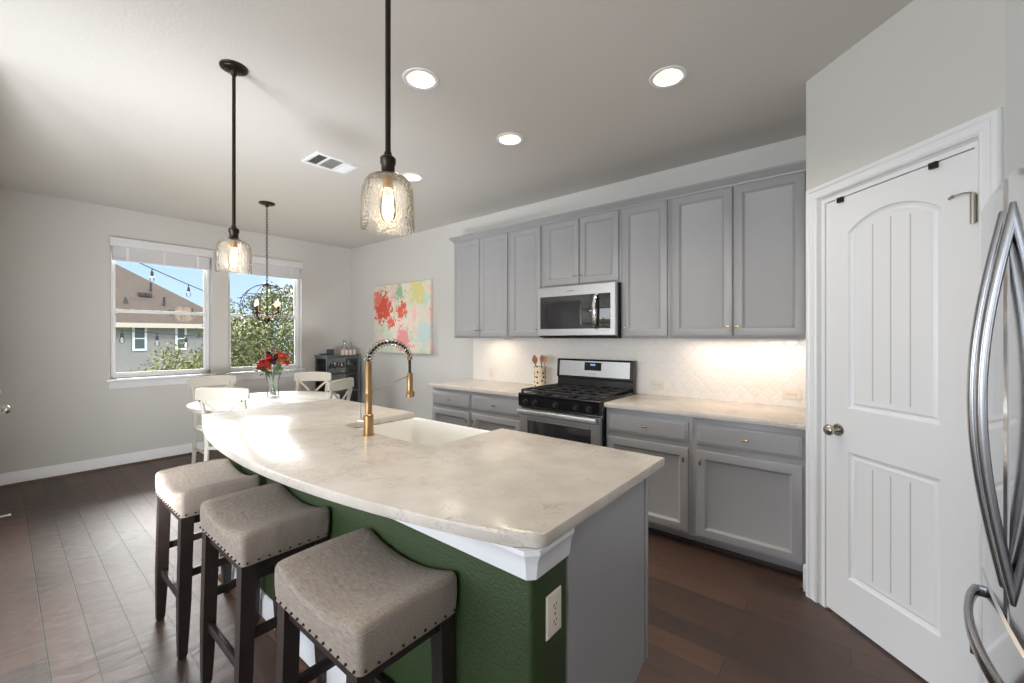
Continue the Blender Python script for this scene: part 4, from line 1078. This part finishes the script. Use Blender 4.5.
# chandelier
CHX, CHY, CHZ = -4.717, 1.76, 1.725
ch = thing('chandelier', 'bronze orb chandelier hanging over the round table', 'chandelier', (CHX, CHY, H), world=True)
obj('canopy', MB().lathe([(0, H - .0005), (.075, H - .0005), (.078, H - .006), (.066, H - .016), (.02, H - .022), (.012, H - .045), (0, H - .046)], (CHX, CHY, 0), 28), 'bronze', ch)
cl = MB(); z = H - .05; k = 0
while z > CHZ + .24:
    rt = k % 2
    p = [(CHX + (.009 * math.cos(a) if not rt else 0), CHY + (.009 * math.cos(a) if rt else 0), z - .017 + .019 * math.sin(a)) for a in [2 * PI * j / 10 for j in range(10)]]
    cl.tube(p, .0028, 5, closed=True); z -= .029; k += 1
obj('chain', cl, 'bronze', ch)
obj('stem', MB().lathe([(0, .245), (.008, .24), (.03, .225), (.045, .215), (.012, .205), (.007, .19), (.007, -.10), (.024, -.115), (.034, -.135), (.03, -.155), (.012, -.17), (.006, -.185), (0, -.19)], (CHX, CHY, CHZ), 16), 'bronze', ch)
for k in range(4):
    a0 = PI * k / 4 + .2
    obj('orb_ring', MB().tube([(CHX + .245 * math.cos(a) * math.cos(a0), CHY + .245 * math.cos(a) * math.sin(a0), CHZ + .225 * math.sin(a)) for a in [2 * PI * j / 40 for j in range(40)]], .0032, 6, closed=True), 'bronze', ch)
for zz, r in ((.11, .213), (-.11, .213)):
    obj('orb_ring', MB().tube([(CHX + r * math.cos(a), CHY + r * math.sin(a), CHZ + zz) for a in [2 * PI * j / 40 for j in range(40)]], .0032, 6, closed=True), 'bronze', ch)
for k in range(4):
    a = PI / 2 * k + math.radians(159.5 + 45 + 4); ux, uy = math.cos(a), math.sin(a)
    am = obj('arm', MB().tube([(CHX + ux * r, CHY + uy * r, CHZ + zz) for r, zz in ((.02, -.13), (.06, -.15), (.10, -.14), (.125, -.10), (.13, -.07))], .005, 6).lathe([(0, -.075), (.022, -.072), (.026, -.064), (.012, -.06), (.0115, 0.0), (0, 0.0)], (CHX + ux * .13, CHY + uy * .13, CHZ), 14), 'bronze', ch)
    part('candle_bulb', MB().lathe([(0, .0), (.010, .004), (.014, .018), (.012, .036), (.006, .054), (.001, .066), (0, .067)], (CHX + ux * .13, CHY + uy * .13, CHZ), 12), 'flame', am)
lamp('chandelier_lamp', 'POINT', (CHX, CHY, CHZ + .03), 5, (1, .72, .42), shadow_soft_size=.12)

# ------------------------------------------------------------------ dining set
TX, TY, TZ = -4.71, 1.78, .755
tb = thing('dining_table', 'round whitewashed plank dining table by the windows', 'table', (TX, TY, 0), world=True)
top = MB()
rad = .68; ed = [-.68, -.40, -.135, .135, .40, .68]
for a, b in zip(ed[:-1], ed[1:]):
    a2, b2 = a + .006, b - .006
    up_ = []
    n = 14
    for k in range(n + 1):
        v = a2 + (b2 - a2) * k / n; h = math.sqrt(max(0, rad * rad - v * v)); up_.append((h, v))
    pl = [(x, v) for x, v in up_] + [(-x, v) for x, v in reversed(up_)]
    rt = math.radians(20)
    seen = []
    for x, v in pl:
        q_ = (TX + x * math.cos(rt) - v * math.sin(rt), TY + x * math.sin(rt) + v * math.cos(rt))
        if not seen or math.hypot(seen[-1][0] - q_[0], seen[-1][1] - q_[1]) > .001: seen.append(q_)
    if math.hypot(seen[-1][0] - seen[0][0], seen[-1][1] - seen[0][1]) < .001: seen.pop()
    top.prism(seen, TZ - .032, TZ)
obj('tabletop', top, 'tablew', tb, smooth=0)
obj('apron', MB().lathe([(.55, TZ - .033), (.55, TZ - .11), (.53, TZ - .11), (.53, TZ - .033)], (TX, TY, 0), 40), 'tablew', tb)
obj('pedestal', MB().lathe([(.0, .12), (.11, .12), (.12, .16), (.075, .22), (.065, .32), (.085, .45), (.10, .53), (.07, .60), (.09, .64), (.20, .70), (.20, TZ - .033), (0, TZ - .033)], (TX, TY, 0), 28), 'tablew', tb)
for k in range(4):
    a = PI / 2 * k + .4; ux, uy = math.cos(a), math.sin(a)
    obj('foot', MB().sweep([(TX + ux * r, TY + uy * r, z) for r, z in ((.05, .17), (.15, .15), (.28, .09), (.38, .04), (.42, .025))], (-uy, ux, 0), .07, .05), 'tablew', tb)

def make_chair(label):
    t = thing('dining_chair', label, 'chair', (0, 0, 0))   # faces +y, seat centre at the origin
    sh = .46
    obj('seat', MB().loops([[(x * s, y * s, z) for x, y in [(-.21, .20), (-.215, .1), (-.195, -.17), (-.15, -.20), (.15, -.20), (.195, -.17), (.215, .1), (.21, .20), (.12, .225), (-.12, .225)]] for s, z in ((.96, sh - .032), (1, sh - .026), (1, sh - .006), (.97, sh), (.85, sh - .004))], True, True), 'chair', t, smooth=40)
    for sx in (-1, 1):
        obj('leg', MB().tube([(sx * .185, .175, sh - .03), (sx * .19, .185, .2), (sx * .195, .195, 0)], [.02, .018, .013], 10), 'chair', t)
        back = [(sx * .185, -.205, 0), (sx * .178, -.185, .25), (sx * .172, -.178, sh), (sx * .172, -.19, .62), (sx * .178, -.215, .78), (sx * .185, -.245, .90)]
        obj('back_post', MB().sweep(back, (1, 0, 0), .034, .030), 'chair', t)
        obj('stretcher', MB().tube([(sx * .19, .185, .22), (sx * .18, -.188, .22)], .011, 8), 'chair', t)
    obj('stretcher', MB().tube([(-.19, .185, .29), (.19, .185, .29)], .011, 8), 'chair', t)
    obj('stretcher', MB().tube([(-.176, -.186, .29), (.176, -.186, .29)], .011, 8), 'chair', t)
    # curved top rail
    rl = MB(); lo = []
    for k in range(17):
        u = -1 + 2 * k / 16
        x = .226 * u; y = -.245 - .035 * (1 - u * u) + .012
        hz = .056 - .012 * abs(u) ** 4; zc_ = .918 + .004 * (1 - u * u)
        lo.append([(x, y - .011, zc_ - hz), (x, y + .011, zc_ - hz), (x, y + .009, zc_ + hz - .006), (x, y, zc_ + hz), (x, y - .009, zc_ + hz - .006)])
    rl.loops(lo, True, True)
    obj('top_rail', rl, 'chair', t, smooth=40)
    for sx in (-1, 1):
        obj('cross_slat', MB().sweep([(sx * .168, -.187, .52), (sx * .09, -.205 - .003 * sx, .63), (0, -.222 - .004 * sx, .715), (-sx * .09, -.235 - .003 * sx, .80), (-sx * .172, -.240, .872)], (1, 0, 0), .036, .013), 'chair', t)
    for sx in (-1, 1):
        obj('bolt', MB().sphere((sx * .178, -.243 - .014, .862), .007, 8), 'bronze', t)
    return t
def chair_at(back, ang, label, first=[None]):
    # back = plan position of the top rail; ang = heading the sitter faces
    th = ang - PI / 2
    off = Vector((0, -.25)); c_, s_ = math.cos(th), math.sin(th)
    px = back[0] - (c_ * off.x - s_ * off.y); py = back[1] - (s_ * off.x + c_ * off.y)
    if first[0] is None:
        first[0] = make_chair(label); first[0].location = (px, py, 0); first[0].rotation_euler = (0, 0, th); first[0]['group'] = 'cross back dining chairs'
    else:
        dup(first[0], (px, py, 0), th, label, 'cross back dining chairs')
chair_at((-4.15, 1.19), math.atan2(.776, -.63), 'cream cross back chair nearest the island, its back turned to the room')
chair_at((-5.50, 1.49), .05, 'cream cross back chair in front of the left window')
chair_at((-5.13, 2.44), math.atan2(-.776, .63), 'cream cross back chair under the right end of the right window')
chair_at((-4.07, 2.24), math.atan2(-.508, -.875), 'cream cross back chair in front of the glass cabinet, angled away')

# vase + bouquet
VX, VY = -4.90, 1.89
vs = thing('flower_vase', 'clear glass vase flaring at the top on the round table', 'vase', (VX, VY, TZ), world=True)
obj('glass', MB().lathe([(0, 0), (.058, 0), (.060, .01), (.054, .06), (.050, .11), (.056, .17), (.070, .225), (.078, .25), (.075, .25), (.067, .225), (.053, .17), (.047, .11), (.051, .06), (.055, .018), (0, .014)], (VX, VY, TZ), 32), 'vaseg', vs, smooth=60)
bq = thing('flower_bouquet', 'bouquet of red, orange and plum flowers with green leaves in the vase', 'flowers', (VX, VY, TZ + .25), world=True)
rnd = random.Random(3)
def bloom(c, r, m):
    b = MB()
    for ring, (n, tilt, sc) in enumerate(((5, .35, .75), (9, .8, 1.0), (11, 1.25, 1.15), (11, 1.75, 1.0))):
        for k in range(n):
            a = 2 * PI * k / n + ring * .4; d = Vector((math.cos(a) * math.sin(tilt), math.sin(a) * math.sin(tilt), math.cos(tilt)))
            s_ = Vector((-math.sin(a), math.cos(a), 0)); u = d.cross(s_)
            c0 = Vector(c); L = r * sc
            pts_ = [c0 + d * L * .1 - s_ * L * .1, c0 + d * L * .6 - s_ * L * .42 + u * .1 * L, c0 + d * L, c0 + d * L * .6 + s_ * L * .42 + u * .1 * L, c0 + d * L * .1 + s_ * L * .1]
            b.face(pts_)
    b.sphere(c, r * .55, 8)
    return b
vw = Vector((.776, .6307, 0)); dpt = Vector((-.6307, .776, 0))
top_ = Vector((VX, VY, TZ + .26))
bl_ = [(-.13, .07, -.02, .055, 'red'), (-.085, .10, -.05, .06, 'red'), (-.10, .13, .03, .05, 'red'), (-.02, .11, -.07, .06, 'red'), (-.03, .16, -.02, .055, 'red'), (.02, .17, .02, .05, 'plum'), (-.07, .20, .03, .045, 'plum'), (.04, .12, -.06, .05, 'plum'),
       (.11, .13, -.03, .055, 'orange'), (.13, .17, .03, .05, 'orange'), (.09, .19, .0, .05, 'orange'), (.15, .10, .01, .045, 'red'), (.03, .21, .05, .04, 'orange'), (.0, .06, -.08, .045, 'orange')]
for a, z, d, r, m in bl_:
    c = top_ + vw * a + dpt * d + Vector((0, 0, z))
    obj('bloom', bloom(c, r, m), m, bq, smooth=0, recalc=False)
    sx_ = top_ + vw * a * .15 + dpt * d * .15 + Vector((0, 0, -.02)); bt = Vector((VX, VY, TZ + .02)) - vw * a * .22 - dpt * d * .22
    obj('stem', MB().tube([bt, sx_, c - Vector((0, 0, r * .2))], .003, 5), 'stem', bq)
for k in range(16):
    a = rnd.uniform(-.15, .15); z = rnd.uniform(-.02, .06); d = rnd.uniform(-.09, .03)
    c = top_ + vw * a + dpt * d + Vector((0, 0, z)); dv = Vector((a * 3, d, rnd.uniform(-.3, .3))).normalized()
    s_ = dv.cross(Vector((0, 0, 1))).normalized(); L = rnd.uniform(.07, .12)
    b = MB(); q = [c - dv * L * .5, c - dv * L * .1 + s_ * L * .25, c + dv * L * .3 + s_ * L * .18, c + dv * L * .6, c + dv * L * .3 - s_ * L * .18, c - dv * L * .1 - s_ * L * .25]
    b.face(q); obj('leaf', b, 'leaf', bq, smooth=0, recalc=False)
for k, a in enumerate((-.10, -.05, 0)):
    p = MB()
    c = top_ + vw * a + Vector((0, 0, .20)) + dpt * .04
    e_ = c + vw * (a * .6) + Vector((0, 0, .09))
    p.tube([c - Vector((0, 0, .12)), c, e_], [.002, .004, .001], 5)
    obj('grass_plume', p, 'spoon2', bq)

# glass display cabinet in the corner
GX_0, GX_1, GY_0, GY_1, GZ = -6.10, -5.75, 2.925, 3.425, 1.125
gc = thing('display_cabinet', 'small grey metal and glass display cabinet in the room corner', 'cabinet', (-5.925, 3.175, 0), world=True)
fr = MB(); s = .022
for x in (GX_0, GX_1 - s):
    for y in (GY_0, GY_1 - s): fr.box(x, x + s, y, y + s, 0, GZ)
for z in (.10, .60, GZ - .03):
    fr.box(GX_0 + s, GX_1 - s, GY_0, GY_0 + s, z, z + s).box(GX_0 + s, GX_1 - s, GY_1 - s, GY_1, z, z + s)
    fr.box(GX_0, GX_0 + s, GY_0 + s, GY_1 - s, z, z + s).box(GX_1 - s, GX_1, GY_0 + s, GY_1 - s, z, z + s)
obj('frame', fr, 'iron_teal', gc, smooth=0)
obj('top_panel', MB().box(GX_0 - .01, GX_1 + .01, GY_0 - .01, GY_1 + .01, GZ, GZ + .015, .003), 'iron_teal', gc)
obj('lower_back', MB().box(GX_0, GX_0 + .004, GY_0 + s, GY_1 - s, .122, .60), 'iron_dark', gc, smooth=0)
for z in (.122, .622, .86):
    obj('shelf', MB().box(GX_0 + .004, GX_1 - s, GY_0 + s, GY_1 - s, z - .0, z + .010), 'iron_teal' if z < .5 else 'cabg', gc, smooth=0)
for b in ((GX_0 + s, GX_1 - s, GY_0 + .009, GY_0 + .013), (GX_0 + s, GX_1 - s, GY_1 - .013, GY_1 - .009)):
    obj('glass_side', MB().box(*b, .122, GZ - .03), 'cabg', gc, smooth=0)
dd = obj('glass_door', MB().box(GX_1 - .012, GX_1 - .008, GY_0 + s, GY_1 - s, .122, GZ - .03), 'cabg', gc, smooth=0)
def tumbler(x, y, z, lb, grp, stem):
    pr = [(0, 0), (.032, 0), (.033, .003), (.005, .008), (.004, .07), (.02, .085), (.038, .115), (.036, .165), (.034, .165), (.036, .115), (.018, .088), (0, .08)] if stem else [(0, 0), (.030, 0), (.034, .10), (.036, .12), (.034, .12), (.030, .008), (0, .008)]
    o = obj('wine_glass' if stem else 'tumbler', MB().lathe(pr, (0, 0, 0), 16), 'wineg'); o.location = (x, y, z)
    tag(o, lb, 'glass', grp); return o
w0 = tumbler(-5.86, 3.00, .8702, 'stemmed glass on the upper shelf inside the corner display cabinet', 'stemmed glasses in the display cabinet', True)
u0 = tumbler(-5.86, 3.00, .6322, 'clear tumbler on the middle shelf inside the corner display cabinet', 'tumblers in the display cabinet', False)
for src, z in ((w0, .8702), (u0, .6322)):
    for k in range(1, 8):
        c = src.copy(); C.objects.link(c); c.location = (-5.86 if k < 4 else -5.97, 3.00 + (k % 4) * .105, z)
jz = GZ + .0152
tag(obj('navy_mug', MB().lathe([(0, 0), (.045, 0), (.050, .01), (.050, .085), (.052, .09), (.046, .09), (.045, .015), (0, .012)], (-5.84, 3.02, jz), 20).tube([(-5.84 + .035, 3.02 - .036, jz + .07), (-5.84 + .05, 3.02 - .062, jz + .068), (-5.84 + .05, 3.02 - .064, jz + .03), (-5.84 + .035, 3.02 - .036, jz + .02)], .006, 8), 'navy'), 'dark blue mug on top of the display cabinet', 'mug')
tag(obj('serving_dish', MB().lathe([(0, 0), (.03, 0), (.06, .012), (.075, .02), (.073, .024), (.03, .008), (0, .008)], (-5.95, 2.98, jz), 24), 'navy'), 'small dark dish beside the mug on the display cabinet', 'dish')
for k in range(4):
    c = obj('glass_votive', MB().lathe([(0, 0), (.022, 0), (.026, .004), (.027, .075), (.024, .078), (.0235, .01), (0, .008)], (-5.80, 3.19 + k * .062, jz), 14), 'candle')
    tag(c, 'blush votive on the display cabinet, %s from the mug' % ['first', 'second', 'third', 'farthest'][k], 'candle holder', 'votives on the display cabinet')
tag(obj('bottle', MB().lathe([(0, 0), (.04, 0), (.043, .01), (.043, .10), (.03, .13), (.014, .15), (.012, .19), (.018, .195), (.02, .215), (.01, .235), (0, .236)], (-5.90, 3.27, jz), 18), 'wineg'), 'pale glass decanter behind the votives on the display cabinet', 'bottle')

# canvas
ac = ((-5.423 - 4.165) / 2, 3.485, (1.188 + 2.14) / 2)
cv = thing('canvas_painting', 'abstract coral, pink and mint canvas hung on the back wall', 'painting', ac)
obj('canvas', MB().box(-.629, .629, -.016, .033, -.476, .476, .004), 'art', cv)

# ------------------------------------------------------------------ outdoors
struct('ground', MB().box(-70, XL - 1.2, -40, 60, -3.2, -3.0), 'grass', smooth=0)
HX = -30.0
hs = thing('neighbor_house', 'grey stucco house with brown hip roof outside the left window', 'house', (HX, 3, -3), world=True)
obj('wall', MB().box(HX - 12, HX, -14, 8.9, -3, 2.16), 'stucco', hs, smooth=0)
ov = .5
ex0, ex1, ey0, ey1, ez = HX - 12 - ov, HX + ov, -14 - ov, 9.4, 2.15
rz = 6.4; hipd = 5.4
roof = MB()
A, B, Cc, D = (ex1, ey0, ez), (ex1, ey1, ez), (ex0, ey1, ez), (ex0, ey0, ez)
xm = (ex0 + ex1) / 2
R1, R2_ = (xm, ey0 + hipd, rz), (xm, ey1 - hipd, rz)
for p in ((A, B, R2_, R1), (B, Cc, R2_), (Cc, D, R1, R2_), (D, A, R1)): roof.face(p)
roof.face((A, D, Cc, B))
obj('roof', roof, 'roof', hs, smooth=0)
obj('fascia', MB().box(ex1 - .02, ex1 + .03, ey0, ey1, ez - .22, ez + .03).box(ex0, ex1, ey1 - .02, ey1 + .03, ez - .22, ez + .03), 'fascia', hs, smooth=0)
for y0, y1 in ((4.62, 5.02), (6.46, 6.78)):
    wn = obj('house_window', MB().box(HX + .002, HX + .06, y0 - .1, y1 + .1, .68, 2.02), 'whitev', hs, smooth=0)
    part('house_pane', MB().box(HX + .061, HX + .07, y0, y1, .80, 1.32).box(HX + .061, HX + .07, y0, y1, 1.38, 1.94), 'pane', wn, smooth=0)
rn = (rz - ez) / (ex1 - xm)
def on_roof(x): return ez + (ex1 - x) * rn
for x, y, kind in ((-31.3, 4.45, 'cap'), (-32.2, 5.25, 'slant'), (-32.2, 5.55, 'slant'), (-30.6, 6.3, 'slant'), (-32.6, 5.75, 'pipe'), (-31.2, 6.1, 'pipe'), (-30.2, 7.2, 'pipe')):
    z = on_roof(x)
    if kind == 'pipe': v = MB().tube([(x, y, z - .1), (x, y, z + .5)], .06, 10)
    elif kind == 'cap': v = MB().tube([(x, y, z - .1), (x, y, z + .3)], [.12, .05], 10)
    else: v = MB().box(x - .2, x + .3, y - .14, y + .14, z - .15, z + .12, .02)
    obj('roof_vent', v, 'vent', hs)

def tree(name, label, base, crown, n, leaf, m, seed, branches=9):
    """crown: list of (center, (rx,ry,rz))"""
    t = thing(name, label, 'tree', base, world=True)
    r = random.Random(seed)
    tr_ = MB(); b = Vector(base)
    c0 = Vector(crown[0][0])
    tr_.tube([b, b + (c0 - b) * .5 + Vector((.06, -.05, 0)), c0], [.09, .07, .03], 8)
    tips = []
    for k in range(branches):
        cc, rr_ = crown[k % len(crown)]; cc = Vector(cc)
        d = Vector((r.uniform(-1, 1) * rr_[0], r.uniform(-1, 1) * rr_[1], r.uniform(-.2, 1) * rr_[2])) * .95
        s0 = b + (c0 - b) * r.uniform(.45, .95)
        tr_.tube([s0, s0 + (cc + d - s0) * .5 + Vector((0, 0, .08)), cc + d], [.03, .018, .006], 5)
        tips.append((s0, cc + d))
    obj('trunk', tr_, 'bark', t)
    me_v, me_f = [], []
    for i in range(n):
        cc, rr_ = crown[r.randrange(len(crown))]
        if r.random() < .35:
            s0, e0 = tips[r.randrange(len(tips))]
            p = s0 + (e0 - s0) * r.uniform(.4, 1.05) + Vector((r.gauss(0, .07), r.gauss(0, .07), r.gauss(0, .07)))
        else:
            while True:
                q = Vector((r.uniform(-1, 1), r.uniform(-1, 1), r.uniform(-1, 1)))
                if q.length <= 1: break
            p = Vector(cc) + Vector((q.x * rr_[0], q.y * rr_[1], q.z * rr_[2]))
        d = Vector((r.uniform(-1, 1), r.uniform(-1, 1), r.uniform(-1, 1))).normalized(); u = d.orthogonal().normalized(); L = leaf * r.uniform(.6, 1.3)
        k = len(me_v)
        me_v += [p - d * L, p + u * L * .45, p + d * L, p - u * L * .45]; me_f.append((k, k + 1, k + 2, k + 3))
    w0_ = Vector(base)
    me = bpy.data.meshes.new('foliage'); me.from_pydata([v - w0_ for v in me_v], [], me_f); me.materials.append(M[m])
    o = bpy.data.objects.new('foliage', me); C.objects.link(o); o.parent = t
    return t
# big oak seen through the right window; smaller shrub-tree seen through the left one
tree('oak_tree', 'leafy green tree filling the right window', (-9.9, 3.6, -3), [((-9.9, 3.6, 1.0), (.8, 1.0, .9)), ((-9.9, 3.25, .3), (.8, .75, .9)), ((-9.8, 4.2, 1.7), (.7, .75, .8)), ((-9.8, 4.3, .4), (.7, .8, .9)), ((-9.9, 3.2, 1.35), (.7, .45, .65))], 12000, .040, 'oak', 5, 24)
tree('oak_tree', 'taller sparse tree behind the leafy one in the right window', (-12.6, 4.6, -3), [((-12.6, 4.5, 1.6), (.9, 1.3, 1.0)), ((-12.5, 5.2, 2.3), (.7, .9, .6)), ((-12.6, 3.9, .6), (.9, 1.0, .9))], 5200, .046, 'oak', 9, 22)
tree('young_tree', 'small bushy tree at the lower right of the left window', (-11.5, 2.35, -3), [((-11.5, 2.30, .78), (.4, .34, .55)), ((-11.5, 2.1, .55), (.4, .55, .32)), ((-11.5, 2.75, .75), (.3, .28, .4))], 1500, .036, 'shrub', 13, 14)
def strand(label, y0, z0, y1, z1, sag, bulbs):
    t = thing('string_lights', label, 'string lights', (-9.0, (y0 + y1) / 2, (z0 + z1) / 2), world=True)
    f_ = lambda y: z0 + (z1 - z0) * (y - y0) / (y1 - y0) - sag * 4 * ((y - y0) / (y1 - y0)) * (1 - (y - y0) / (y1 - y0))
    obj('cable', MB().tube([(-9.0, y0 + (y1 - y0) * k / 24, f_(y0 + (y1 - y0) * k / 24)) for k in range(25)], .008, 6), 'cord', t)
    for y in bulbs:
        z = f_(y)
        s_ = obj('socket', MB().tube([(-9, y, z), (-9, y, z - .05)], .008, 6).tube([(-9, y, z - .05), (-9, y, z - .12)], [.020, .024], 10), 'cord', t)
        part('bulb', MB().lathe([(.016, -.12), (.030, -.15), (.034, -.18), (.024, -.21), (0, -.222)], (-9, y, z), 12), 'bulbg', s_)
strand('upper strand of string lights outside the left window', .6, 3.05, 3.0, 1.98, .06, (.98, 1.602, 2.094, 2.62))
strand('lower strand of string lights outside the left window', .5, 1.62, 3.0, 1.37, .03, (.75, 1.235, 1.667, 2.058, 2.5))

for o in list(bpy.data.objects):
    if '_w' in o.keys(): del o['_w']
